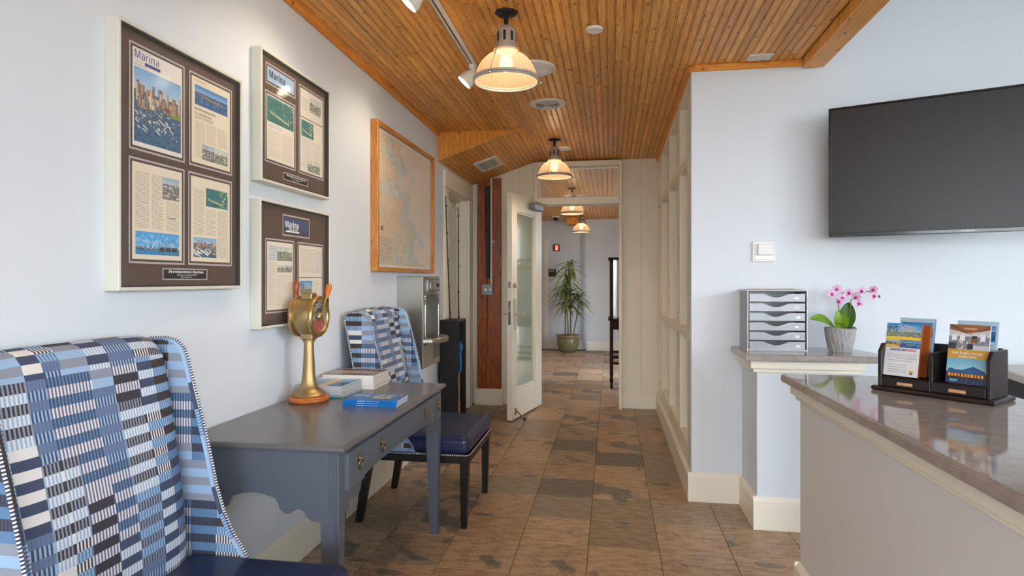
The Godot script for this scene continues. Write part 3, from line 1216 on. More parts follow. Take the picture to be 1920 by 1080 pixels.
func floor_tiles() -> void:
	var fl: Node = get_node("floor")
	var px := 0.338
	var pz := 0.335
	var shared := [tile_mesh(px - 0.0032, pz - 0.0032, 0).mesh(), tile_mesh(px - 0.0032, pz - 0.0032, 1).mesh()]
	var rest := S.new()
	for j in range(-20, 26):
		for i in range(-10, 16):
			var x0 := -0.107 + px * i
			var z1 := -3.05 - pz * j          # near edge
			var z0 := z1 - pz
			var xa := maxf(x0, WX)
			var xb := minf(x0 + px, 5.2)
			if z1 < -6.5:
				xa = maxf(x0, -3.0)
				xb = minf(x0 + px, 1.5)
			elif z1 <= TZ:
				xb = minf(xb, RX)
			if xb - xa < 0.03 or z0 < -11.75:
				continue
			var seen := z1 < -2.0 and xb < 1.2
			if z1 < -6.5:
				seen = xa > -1.3 and xb < 0.6
			if seen:
				var whole := xb - xa > px - 0.001
				var o := part("floor_tile", shared[rng.randi_range(0, 1)] if whole else tile_mesh(xb - xa - 0.0032, pz - 0.0032, 0), M["slate_%d" % rng.randi_range(0, 13)], fl)
				o.position = Vector3((xa + xb) / 2, rng.randf_range(-0.0006, 0.0), (z0 + z1) / 2)
				o.rotation.x = rng.randf_range(-0.001, 0.001)
			else:
				rest.x = Transform3D(Basis(), Vector3((xa + xb) / 2, 0, (z0 + z1) / 2))
				var tm := tile_mesh(xb - xa - 0.0032, pz - 0.0032, 0)
				for e in tm.v.size():
					rest.v.append(rest.x * tm.v[e])
					rest.n.append(tm.n[e])
					rest.t.append(tm.t[e])
	var r := part("floor_tile_field", rest, M.slate_2, fl)
	r.set_meta("kind", "stuff")

func back_wall() -> void:
	var s := S.new()
	var zc := BZ - 0.075
	s.box(Vector3((WX - 0.76) / 2, 1.3, zc), Vector3(-0.76 - WX, 2.6, 0.15))
	s.box(Vector3((0.107 + 0.6) / 2, 1.3, zc), Vector3(0.493, 2.6, 0.15))
	s.box(Vector3(-0.33, 2.535, zc), Vector3(0.88, 0.13, 0.15))
	struct("wall_back", s, M.panel, "cream panelled wall at the corridor's end")
	var wb: Node = get_node("wall_back")
	# wide upright wall boards with fine joints, left and right of the doorway
	for e in [[WX + 0.0, -1.135], [-1.13, -0.945], [-0.94, -0.778]]:
		part("wall_panel", span(Vector3(e[0], 0, BZ), Vector3(e[1], 2.53, BZ + 0.008), 0.002), M.panel, wb)
	for e in [[0.112, 0.30], [0.304, RX]]:
		part("wall_panel", span(Vector3(e[0], 0, BZ), Vector3(e[1], 2.53, BZ + 0.008), 0.002), M.panel, wb)
	# door frame and transom
	var f := S.new()
	f.box(Vector3(-0.757, 1.25, BZ + 0.0), Vector3(0.036, 2.5, 0.19), 0.003)
	f.box(Vector3(0.098, 1.25, BZ + 0.0), Vector3(0.03, 2.5, 0.19), 0.003)
	f.box(Vector3(-0.33, 2.107, BZ), Vector3(0.83, 0.07, 0.19), 0.003)
	f.box(Vector3(-0.33, 2.485, BZ), Vector3(0.83, 0.05, 0.19), 0.003)
	struct("trim_4", f, M.trim, "cream frame of the corridor doorway and its transom")
	var tr := Node3D.new()
	tr.name = "window_5"
	add_child(tr)
	tr.position = Vector3(-0.33, 2.30, BZ - 0.03)
	tr.set_meta("kind", "structure")
	tr.set_meta("category", "window")
	tr.set_meta("label", "clear transom window over the corridor doorway")
	var b := S.new()
	for e in [-1, 1]:
		b.box(Vector3(0, e * 0.152, 0), Vector3(0.82, 0.014, 0.03))
		b.box(Vector3(e * 0.402, 0, 0), Vector3(0.014, 0.29, 0.03))
	part("glazing_bead", b, M.trim, tr)
	part("window_pane", bx(Vector3(), Vector3(0.79, 0.29, 0.006)), M.pane, tr)

func corridor_side_wall() -> void:
	struct("wall_corridor", span(Vector3(0.54, 0, BZ - 0.1), Vector3(0.68, 2.75, TZ - 0.02)), M.panel, "cream corridor wall with posts, rails and recessed panels")
	var w: Node = get_node("wall_corridor")
	var ends := [[TZ - 0.02, TZ - 0.10], [-4.40, -4.47], [-5.15, -5.22], [-5.93, -6.0], [BZ + 0.06, BZ]]
	for e in ends:
		part("post", span(Vector3(RX, 0.0, e[0]), Vector3(0.545, 2.53, e[1]), 0.003), M.trim, w)
	for e in [[2.02, 2.08, 0.0], [0.935, 0.99, 0.006], [0.0, 0.285, 0.0], [2.47, 2.53, 0.0]]:
		part("rail", span(Vector3(RX - e[2] + 0.002, e[0], TZ - 0.05), Vector3(0.545, e[1], BZ), 0.003), M.trim, w)
	for k in 4:
		var za: float = ends[k][1]
		var zb: float = ends[k + 1][0]
		for y in [[0.285, 0.935], [0.99, 2.02], [2.08, 2.47]]:
			var p := S.new()
			p.box(Vector3(0.535, (y[0] + y[1]) / 2, (za + zb) / 2), Vector3(0.014, y[1] - y[0] - 0.004, za - zb - 0.004), 0.003)
			p.box(Vector3(0.531, (y[0] + y[1]) / 2, zb + 0.012), Vector3(0.02, y[1] - y[0] - 0.004, 0.018), 0.003)
			part("panel", p, M.panel, w)

func run_base(called: String, a: Vector2, b: Vector2, inward: Vector2, label: String, m: Material, h := 0.168, under: Node = null) -> void:
	var nn := Vector3(inward.x, 0, inward.y).normalized()
	var dir := nn.cross(Vector3.UP)
	var d := Vector3(b.x - a.x, 0, b.y - a.y)
	var st := a if d.dot(dir) > 0 else b
	var s := S.new()
	s.x = Transform3D(Basis(nn, Vector3.UP, dir), Vector3(st.x, 0.0, st.y))
	s.prism(PackedVector2Array([Vector2(0, 0), Vector2(0.021, 0), Vector2(0.021, h - 0.02), Vector2(0.005, h), Vector2(0, h)]), 0.0, d.length())
	if under:
		part("plinth", s, m, under)
	else:
		struct(called, s, m, label)

func baseboards() -> void:
	run_base("baseboard_left", Vector2(WX, 3.6), Vector2(WX, -5.19), Vector2(1, 0), "cream baseboard of the left wall", M.trim)
	run_base("baseboard_corridor", Vector2(RX, TZ), Vector2(RX, BZ), Vector2(-1, 0), "cream baseboard along the panelled corridor wall", M.trim)
	run_base("baseboard_front", Vector2(RX - 0.021, TZ), Vector2(4.9, TZ), Vector2(0, 1), "cream baseboard below the television wall", M.trim)
	run_base("baseboard_back", Vector2(0.115, BZ + 0.008), Vector2(RX, BZ + 0.008), Vector2(0, 1), "cream baseboard right of the corridor doorway", M.trim)
	run_base("baseboard_column", Vector2(-1.40, -6.33), Vector2(-1.105, -6.33), Vector2(0, 1), "cream plinth board under the timber post", M.trim)
	run_base("baseboard_doorway", Vector2(-1.105, BZ + 0.008), Vector2(-0.78, BZ + 0.008), Vector2(0, 1), "cream baseboard between timber post and doorway", M.trim)
	run_base("baseboard_far", Vector2(-1.25, -11.65), Vector2(-0.50, -11.65), Vector2(0, 1), "cream baseboard behind the potted plant", M.trim)
	run_base("baseboard_end", Vector2(-0.44, -11.5), Vector2(1.5, -11.5), Vector2(0, 1), "cream baseboard at the far wall", M.trim)

func far_room() -> void:
	var s := S.new()
	var fy := 2.41
	s.box(Vector3(-1.79, 1.3, -11.75), Vector3(2.56, 2.6, 0.2))
	s.box(Vector3(0.57, 1.3, -11.6), Vector3(2.06, 2.6, 0.2))
	s.box(Vector3(-0.49, 1.3, -11.82), Vector3(0.3, 2.6, 0.2))
	struct("wall_far", s, M.wall, "grey-blue wall at the far end of the next room")
	s = S.new()
	s.box(Vector3(1.6, 1.3, -7.1), Vector3(0.2, 2.6, 1.1))
	s.box(Vector3(1.6, 1.3, -10.6), Vector3(0.2, 2.6, 2.4))
	s.box(Vector3(1.6, 2.45, -8.5), Vector3(0.2, 0.3, 1.9))
	struct("wall_far_right", s, M.wall, "right wall of the next room with a glazed opening")
	s = S.new()
	s.box(Vector3(-3.1, 1.3, -9.1), Vector3(0.2, 2.6, 5.6))
	s.box(Vector3(-2.3, 1.3, -6.6), Vector3(1.6, 2.6, 0.1))
	s.box(Vector3(1.1, 1.3, -6.6), Vector3(1.2, 2.6, 0.1))
	struct("wall_far_left", s, M.wall, "left wall of the next room")
	struct("ceiling_far", span(Vector3(-3.2, fy + 0.14, -12.1), Vector3(1.7, 2.9, BZ - 0.15)), M.plank_back, "boarded ceiling of the next room")
	var c: Node = get_node("ceiling_far")
	var w := 0.0605
	var rest := S.new()
	for k in 74:
		var x0 := -3.0 + k * w
		var z := rng.randf_range(-8.0, -10.5)
		for e in [[BZ - 0.15, z], [z - 0.001, -11.64]]:
			board(rest, x0, w, e[0], e[1], fy + 0.1 + 0.018 * (e[0] + 6.5), fy + 0.1 + 0.018 * (e[1] + 6.5), Vector2(rng.randf() * 0.78, rng.randf()))
	var r := part("ceiling_board_field", rest, M.pine_1, c)
	r.set_meta("kind", "stuff")
	# boxed wooden beam end over the gap in the far wall, and the trim of the wall's top
	var b := S.new()
	b.us = 2.4
	b.sv = 0.28
	b.box(Vector3(-0.62, 2.36, -11.35), Vector3(0.32, 0.12, 0.55), 0.004)
	struct("beam_far", b, M.orange_pine, "short boxed beam at the far wall's top")
	struct("trim_5", span(Vector3(-1.24, 0.0, -11.66), Vector3(-1.16, 2.05, -11.62)), M.trim, "cream door casing beside the exit sign")
	for e in [[6, 1.6, -8.5, 1.8, "glazed side door of the next room, out of the picture at right"]]:
		var wn := Node3D.new()
		wn.name = "window_%d" % e[0]
		add_child(wn)
		wn.position = Vector3(e[1], 1.15, e[2])
		wn.rotation.y = PI / 2
		wn.set_meta("kind", "structure")
		wn.set_meta("category", "window")
		wn.set_meta("label", e[4])
		var h: float = e[3] / 2
		var f := S.new()
		for k in [-1, 1]:
			f.box(Vector3(k * (h - 0.03), 0, 0), Vector3(0.08, 2.3, 0.1))
			f.box(Vector3(0, k * 1.11, 0), Vector3(h * 2 - 0.14, 0.08, 0.1))
		f.box(Vector3(0, 0, 0), Vector3(0.08, 2.14, 0.1))
		part("window_frame", f, M.white_paint, wn)
		for k in [-1, 1]:
			part("window_pane", bx(Vector3(k * h / 2, 0, 0), Vector3(h - 0.11, 2.14, 0.006)), M.pane, wn)

func corridor_door() -> void:
	var d := Node3D.new()
	d.name = "door_1"
	add_child(d)
	d.position = Vector3(-0.705, 0, -6.375)
	d.rotation.y = atan2(-0.974, -0.225)
	d.set_meta("kind", "structure")
	d.set_meta("category", "door")
	d.set_meta("label", "open cream door with a tall glass pane, propped by a brass stop")
	var s := S.new()
	var w := 0.82
	var th := 0.05
	var y0 := 0.015
	var y1 := 2.10
	s.box(Vector3(0.095, (y0 + y1) / 2, th / 2), Vector3(0.19, y1 - y0, th), 0.002)
	s.box(Vector3((0.69 + w) / 2, (y0 + y1) / 2, th / 2), Vector3(w - 0.69, y1 - y0, th), 0.002)
	s.box(Vector3(0.44, (1.94 + y1) / 2, th / 2), Vector3(0.5, y1 - 1.94, th), 0.002)
	s.box(Vector3(0.44, (0.275 + y0) / 2, th / 2), Vector3(0.5, 0.275 - y0, th), 0.002)
	part("door_leaf", s, M.trim, d)
	var m := S.new()
	for e in [[0.198, 0.02], [0.682, 0.02]]:
		m.box(Vector3(e[0], 1.107, th / 2), Vector3(0.018, 1.665, th - 0.012), 0.004)
	for y in [0.283, 1.932]:
		m.box(Vector3(0.44, y, th / 2), Vector3(0.47, 0.018, th - 0.012), 0.004)
	part("glazing_bead", m, M.trim, d)
	part("window_pane", bx(Vector3(0.44, 1.107, th / 2), Vector3(0.47, 1.635, 0.007)), M.door_glass, d)
	# closer under the top edge, with its arm to the frame
	var c := S.new()
	c.box(Vector3(0.25, 2.02, -0.032), Vector3(0.27, 0.062, 0.06), 0.008)
	var cl := part("door_closer", c, M.grey_metal, d)
	var arm := S.new()
	arm.box(Vector3(0.16, 2.066, -0.05), Vector3(0.30, 0.008, 0.022), 0.002)
	arm.box(Vector3(0.06, 2.078, -0.02), Vector3(0.2, 0.008, 0.02), 0.002)
	arm.tube([Vector3(0.23, 2.045, -0.04), Vector3(0.23, 2.075, -0.04)], 0.012, 10)
	part("closer_arm", arm, M.steel, cl)
	# lever on a tall plate, both faces
	var h := S.new()
	h.box(Vector3(0.752, 0.985, -0.006), Vector3(0.045, 0.285, 0.012), 0.003)
	h.box(Vector3(0.752, 0.985, th + 0.006), Vector3(0.045, 0.285, 0.012), 0.003)
	var pl := part("handle_plate", h, M.nickel, d)
	var lv := S.new()
	for e in [[-1.0, 0.0], [1.0, th]]:
		var z0: float = e[1] + e[0] * 0.012
		lv.tube([Vector3(0.752, 0.985, z0), Vector3(0.752, 0.985, z0 + e[0] * 0.045), Vector3(0.735, 0.984, z0 + e[0] * 0.055), Vector3(0.64, 0.98, z0 + e[0] * 0.05)], 0.009, 10)
	part("lever", lv, M.nickel, pl)
	var k := S.new()
	k.x = Transform3D(Basis(Vector3(1, 0, 0), -PI / 2), Vector3(0.765, 1.251, 0.0))
	k.lathe([Vector2(0.028, 0), Vector2(0.028, 0.008), Vector2(0.02, 0.012), Vector2(0.02, 0.03), Vector2(0, 0.032)], 18)
	part("deadbolt", k, M.nickel, d)
	var ep := S.new()
	ep.box(Vector3(w + 0.001, 1.0, th / 2), Vector3(0.003, 0.22, 0.026), 0.001)
	ep.box(Vector3(w + 0.001, 1.255, th / 2), Vector3(0.003, 0.06, 0.026), 0.001)
	part("edge_plate", ep, M.steel, d)
	var lt := S.new()
	lt.box(Vector3(w + 0.006, 1.02, th / 2), Vector3(0.012, 0.02, 0.016), 0.003)
	part("latch", lt, M.nickel, d)
	# brass kick-down stop
	var ks := S.new()
	ks.box(Vector3(0.735, 0.085, -0.005), Vector3(0.03, 0.06, 0.01), 0.002)
	ks.tube([Vector3(0.735, 0.09, -0.014), Vector3(0.715, 0.05, -0.045), Vector3(0.70, 0.014, -0.075)], 0.007, 8)
	var kst := part("door_stop", ks, M.brass, d)
	part("rubber_tip", lathed_at([Vector2(0.009, 0), Vector2(0.012, 0.003), Vector2(0.012, 0.02), Vector2(0.009, 0.022)], Vector3(0.70, 0.0, -0.075), 10), M.black, kst)

func lathed_at(prof: Array, at: Vector3, seg := 24) -> S:
	var s := S.new()
	s.x.origin = at
	s.lathe(prof, seg)
	return s

func left_door_and_post() -> void:
	# closed door in the left wall, behind the rod stand
	var d := Node3D.new()
	d.name = "door_2"
	add_child(d)
	d.position = Vector3(WX, 0, -5.74)
	d.set_meta("kind", "structure")
	d.set_meta("category", "door")
	d.set_meta("label", "plain cream door in the left wall behind the fishing rods")
	var s := S.new()
	s.box(Vector3(-0.14, 1.05, 0), Vector3(0.05, 2.1, 0.80), 0.002)
	part("door_leaf", s, M.trim, d)
	s = S.new()
	for e in [-1, 1]:
		s.box(Vector3(-0.075, 1.05, e * 0.404), Vector3(0.15, 2.1, 0.012), 0.002)
		s.box(Vector3(-0.09, 1.05, e * 0.392), Vector3(0.03, 2.1, 0.014), 0.002)
	s.box(Vector3(-0.075, 2.105, 0), Vector3(0.15, 0.012, 0.80), 0.002)
	s.box(Vector3(-0.085, 2.09, 0), Vector3(0.03, 0.02, 0.77), 0.002)
	part("jamb", s, M.trim, d)
	s = S.new()
	s.box(Vector3(0.011, 1.055, 0.465), Vector3(0.022, 2.11, 0.11), 0.003)
	s.box(Vector3(0.011, 1.055, -0.465), Vector3(0.022, 2.11, 0.11), 0.003)
	s.box(Vector3(0.013, 2.19, 0), Vector3(0.026, 0.15, 1.06), 0.003)
	s.box(Vector3(0.016, 2.118, 0), Vector3(0.032, 0.014, 1.08), 0.003)
	part("casing", s, M.trim, d)
	for z in [0.12, -0.18]:
		var h := S.new()
		h.tube([Vector3(-0.1, 2.02, z), Vector3(-0.07, 2.015, z), Vector3(-0.06, 1.99, z), Vector3(-0.075, 1.975, z)], 0.004, 8)
		part("coat_hook", h, M.nickel, d)
	# timber post in the corner
	var p := S.new()
	p.us = 2.6
	p.sv = 0.2
	p.x.origin = Vector3(-1.2535, 0, 0)
	p.prism(PackedVector2Array([Vector2(-0.125, 0.16), Vector2(-0.033, 0.16), Vector2(-0.024, 0.70), Vector2(-0.019, 1.15), Vector2(-0.036, 1.7), Vector2(-0.05, 2.36), Vector2(-0.125, 2.36)]), -6.41, -6.335, 0.003)
	p.prism(PackedVector2Array([Vector2(0.125, 0.16), Vector2(0.125, 2.36), Vector2(-0.045, 2.36), Vector2(-0.029, 1.7), Vector2(-0.013, 1.15), Vector2(-0.02, 0.70), Vector2(-0.029, 0.16)]), -6.41, -6.335, 0.003)
	struct("column", p, M.post_wood, "reddish timber corner post with a long crack")
	var cn: Node = get_node("column")
	part("knot", lathed_tilt([Vector2(0.014, 0), Vector2(0.014, 0.002), Vector2(0, 0.003)], Vector3(-1.283, 0.42, -6.336)), M.handle_red, cn)
	var st := S.new()
	st.box(Vector3(-1.262, 1.8, -6.322), Vector3(0.04, 0.96, 0.026), 0.004)
	solo("conduit_channel", st, M.black, "black upright wire channel on the timber post", "conduit")
	var t := thing("conduit", "thin pale metal conduit running down the timber post to a box", "conduit")
	var c := S.new()
	c.tube([Vector3(-1.226, 2.36, -6.322), Vector3(-1.226, 1.24, -6.322)], 0.009, 10)
	part("pipe", c, M.white_paint, t)
	var k := S.new()
	k.box(Vector3(-1.215, 1.70, -6.326), Vector3(0.05, 0.02, 0.018), 0.003)
	part("pipe_strap", k, M.steel, t)
	var b := thing("junction_box", "small grey metal electrical box at the conduit's lower end", "box", Vector3(-1.262, 1.20, -6.312))
	part("box_body", bx(Vector3(0, 0, 0), Vector3(0.104, 0.104, 0.044), 0.006), M.grey_metal, b)
	part("cover_plate", bx(Vector3(0, 0, 0.024), Vector3(0.112, 0.112, 0.005), 0.002), M.grey_metal, b)
	for e in [[-0.02, 0.0], [0.025, 0.0]]:
		var sc := S.new()
		sc.x = Transform3D(Basis(Vector3(1, 0, 0), PI / 2), Vector3(e[0], e[1], 0.026))
		sc.lathe([Vector2(0.009, 0), Vector2(0.009, 0.003), Vector2(0, 0.004)], 12)
		part("screw", sc, M.chrome, b)

func lathed_tilt(prof: Array, at: Vector3, seg := 18) -> S:
	# lathe whose axis points at +z
	var s := S.new()
	s.x = Transform3D(Basis(Vector3(1, 0, 0), PI / 2), at)
	s.lathe(prof, seg)
	return s

func lathed_out(prof: Array, at: Vector3, seg := 24) -> S:
	# lathe whose axis points at +x
	var s := S.new()
	s.x = Transform3D(Basis(Vector3(0, 0, 1), -PI / 2), at)
	s.lathe(prof, seg)
	return s

# ---------------------------------------------------------------- furniture
func service_counter() -> void:
	var t := thing("reception_counter", "pale painted reception counter with a polished taupe stone top, carrying the brochure holder", "counter")
	var b := S.new()
	b.slab([Vector2(0.752, -2.635), Vector2(1.08, -2.635), Vector2(1.28, -2.43), Vector2(1.28, 0.4), Vector2(0.80, 0.4)], 0.0, 0.88, 0.003)
	part("body", b, M.counter_paint, t)
	var a := S.new()
	a.slab([Vector2(0.722, -2.665), Vector2(1.10, -2.665), Vector2(1.305, -2.45), Vector2(1.305, 0.42), Vector2(0.775, 0.42)], 0.838, 0.88, 0.003)
	a.slab([Vector2(0.737, -2.65), Vector2(1.09, -2.65), Vector2(1.295, -2.44), Vector2(1.295, 0.42), Vector2(0.79, 0.42)], 0.818, 0.838, 0.003)
	part("apron", a, M.trim, t)
	var s := S.new()
	s.us = 2.0
	s.slab([Vector2(0.692, -2.69), Vector2(1.12, -2.69), Vector2(1.325, -2.48), Vector2(1.325, 0.45), Vector2(0.752, 0.45)], 0.88, 0.915, 0.010, 4)
	part("stone_top", s, M.stone, t)
	run_base("", Vector2(0.752, -2.635), Vector2(0.80, 0.4), Vector2(-1, 0.0158), "", M.trim, 0.168, t)
	run_base("", Vector2(0.731, -2.635), Vector2(1.08, -2.635), Vector2(0, -1), "", M.trim, 0.168, t)

func wall_cabinet() -> void:
	var t := thing("wall_counter", "short pale counter with a stone top against the wall under the television, carrying the orchid", "counter")
	part("body", span(Vector3(0.755, 0, TZ + 0.002), Vector3(1.27, 0.88, -3.40), 0.003), M.wall, t)
	var a := S.new()
	a.box(Vector3(1.0, 0.859, -3.572), Vector3(0.56, 0.043, 0.39), 0.003)
	a.box(Vector3(1.0, 0.827, -3.578), Vector3(0.53, 0.022, 0.376), 0.003)
	part("apron", a, M.trim, t)
	var s := S.new()
	s.us = 2.0
	s.slab([Vector2(0.692, TZ + 0.002), Vector2(0.692, -3.345), Vector2(1.43, -3.345), Vector2(1.33, TZ + 0.002)], 0.88, 0.915, 0.010, 4)
	part("stone_top", s, M.stone, t)
	run_base("", Vector2(0.755, TZ + 0.02), Vector2(0.755, -3.40), Vector2(-1, 0), "", M.trim, 0.168, t)
	run_base("", Vector2(0.734, -3.40), Vector2(1.27, -3.40), Vector2(0, 1), "", M.trim, 0.168, t)

func office_desk() -> void:
	var t := thing("office_desk", "beige topped desk on a dark panel leg at the picture's right edge", "desk")
	var s := S.new()
	s.slab([Vector2(2.035, TZ + 0.03), Vector2(1.95, -3.296), Vector2(2.9, -3.0), Vector2(2.9, TZ + 0.03)], 0.80, 0.84, 0.006, 3)
	part("desk_top", s, M.pale_desk if M.has("pale_desk") else mat("pale_desk", c8(196, 180, 164), 0.3), t)
	part("panel_leg", span(Vector3(2.10, 0, -3.72), Vector3(2.14, 0.80, -3.36), 0.002), M.espresso, t)
	part("panel_leg", span(Vector3(2.80, 0, -3.72), Vector3(2.84, 0.80, -3.2), 0.002), M.espresso, t)
	part("back_panel", span(Vector3(2.14, 0.2, -3.71), Vector3(2.80, 0.80, -3.69), 0.002), M.espresso, t)
	var k := thing("keyboard", "dark computer keyboard lying on the beige desk", "keyboard", Vector3(2.30, 0.84, -3.47), 0.25)
	part("key_base", bx(Vector3(0, 0.008, 0), Vector3(0.40, 0.016, 0.14), 0.004), M.black, k)
	var keys := S.new()
	for r in 5:
		for c in 16:
			keys.box(Vector3(-0.18 + c * 0.024, 0.019, -0.05 + r * 0.025), Vector3(0.019, 0.006, 0.019), 0.002)
	part("key_field", keys, M.espresso, k)

func chair_model() -> Node3D:
	# faces +z; width along x; base on the floor
	var t := thing("wing_chair", "", "chair", Vector3(), 0.0, "patterned wing-back side chairs by the left wall")
	var wing := [Vector2(-0.335, 1.10), Vector2(-0.30, 0.92), Vector2(-0.262, 0.74), Vector2(-0.235, 0.56), Vector2(-0.215, 0.39), Vector2(0.06, 0.39), Vector2(0.045, 0.425), Vector2(0.012, 0.475), Vector2(-0.03, 0.535), Vector2(-0.062, 0.60), Vector2(-0.088, 0.68), Vector2(-0.108, 0.77), Vector2(-0.135, 0.88), Vector2(-0.162, 0.98), Vector2(-0.183, 1.06), Vector2(-0.196, 1.095), Vector2(-0.222, 1.118), Vector2(-0.258, 1.126), Vector2(-0.315, 1.122)]
	for e in [-1, 1]:
		var s := S.new()
		s.us = 1.0 / 0.32
		s.side(wing, e * 0.298 - 0.009, e * 0.298 + 0.009, 0.006, 3)
		var wg := part("wing", s, M.weave_side, t)
		var p := []
		for i in range(5, wing.size()):
			p.append(Vector3(e * 0.308, wing[i].y, wing[i].x))
		for i in 5:
			p.append(Vector3(e * 0.308, wing[i].y, wing[i].x))
		var w := S.new()
		w.us = 30.0
		w.tube(p, 0.004, 8)
		part("welt", w, M.weave_welt, wg)
	# stuffed inner back that rolls over the top
	var prof := [Vector2(-0.150, 0.455), Vector2(-0.152, 0.56), Vector2(-0.166, 0.70), Vector2(-0.186, 0.84), Vector2(-0.206, 0.96), Vector2(-0.224, 1.06), Vector2(-0.238, 1.105), Vector2(-0.262, 1.134), Vector2(-0.295, 1.143), Vector2(-0.325, 1.130), Vector2(-0.338, 1.10), Vector2(-0.318, 1.0), Vector2(-0.29, 0.84), Vector2(-0.255, 0.66), Vector2(-0.23, 0.50), Vector2(-0.222, 0.40)]
	var ln := [0.0]
	for i in range(1, prof.size()):
		ln.append(ln[i - 1] + prof[i].distance_to(prof[i - 1]))
	var total: float = ln[ln.size() - 1]
	var pt := func(u: float, v: float) -> Vector3:
		var d := v * total
		var i := 1
		while i < prof.size() - 1 and ln[i] < d:
			i += 1
		var f: float = (d - ln[i - 1]) / (ln[i] - ln[i - 1])
		var p: Vector2 = prof[i - 1].lerp(prof[i], f)
		var k := 2.0 * u - 1.0
		var bulge := (1.0 - pow(absf(k), 6.0))
		var fr := clampf((1.02 - p.y) / 0.3, 0.15, 1.0) if i < 8 else 0.15
		var drop := pow(absf(k), 8.0) * 0.016
		return Vector3(k * 0.272, p.y - (drop if p.y > 1.08 else 0.0), p.x + (bulge * 0.022 * fr - pow(absf(k), 8.0) * 0.012 if i < 8 else 0.0))
	var b := S.new()
	b.sheet(24, 48, pt, func(u, v): return Vector2(u * 0.544 / 0.62, -v * total / 0.62))
	part("inside_back", b, M.weave, t)
	# leather seat with soft edges
	var st := S.new()
	st.rbox(Vector3(0, 0.434, 0.09), Vector3(0.605, 0.098, 0.515), 0.034, 5)
	for i in st.v.size():
		var q := st.v[i]
		if q.y > 0.45:
			st.v[i].y += 0.014 * (1.0 - pow(absf(q.x) / 0.31, 2.0)) * (1.0 - pow(absf(q.z - 0.09) / 0.265, 2.0))
	var seat := part("seat", st, M.leather, t)
	var sw := S.new()
	sw.us = 22.0
	sw.tube([Vector3(-0.302, 0.386, -0.1), Vector3(-0.302, 0.386, 0.33), Vector3(-0.285, 0.386, 0.347), Vector3(0.285, 0.386, 0.347), Vector3(0.302, 0.386, 0.33), Vector3(0.302, 0.386, -0.1)], 0.0032, 8)
	part("welt", sw, M.weave_welt, seat)
	var f := S.new()
	f.box(Vector3(0, 0.363, 0.332), Vector3(0.60, 0.042, 0.03), 0.003)
	f.box(Vector3(0, 0.363, -0.21), Vector3(0.60, 0.042, 0.03), 0.003)
	for e in [-1, 1]:
		f.box(Vector3(e * 0.285, 0.363, 0.06), Vector3(0.03, 0.042, 0.54), 0.003)
	part("seat_rail", f, M.chair_wood, t)
	for e in [-1, 1]:
		part("leg", taper_leg(Vector3(e * 0.276, 0.384, 0.322), 0.048, Vector3(e * 0.272, 0.0, 0.316), 0.03), M.chair_wood, t)
		part("leg", taper_leg(Vector3(e * 0.276, 0.384, -0.20), 0.05, Vector3(e * 0.272, 0.0, -0.262), 0.034), M.chair_wood, t)
	return t

func taper_leg(top: Vector3, wt: float, foot: Vector3, wf: float) -> S:
	var s := S.new()
	var a := []
	var b := []
	for e in [Vector2(-1, 1), Vector2(1, 1), Vector2(1, -1), Vector2(-1, -1)]:
		a.append(foot + Vector3(e.x * wf / 2, 0, e.y * wf / 2))
		b.append(top + Vector3(e.x * wt / 2, 0, e.y * wt / 2))
	for i in 4:
		var j := (i + 1) % 4
		s.q(a[i], a[j], b[j], b[i])
	s.q(b[0], b[1], b[2], b[3])
	s.q(a[3], a[2], a[1], a[0])
	return s

func chairs() -> void:
	var c := chair_model()
	c.set_meta("label", "nearest blue patterned wing chair with navy leather seat, before the desk's near end")
	c.position = Vector3(-1.085, 0, -1.395)
	c.rotation.y = PI / 2
	duplicate_thing(c, "farther patterned wing chair with navy seat, between the desk and the water fountain", Vector3(-1.075, 0, -3.437), PI / 2)

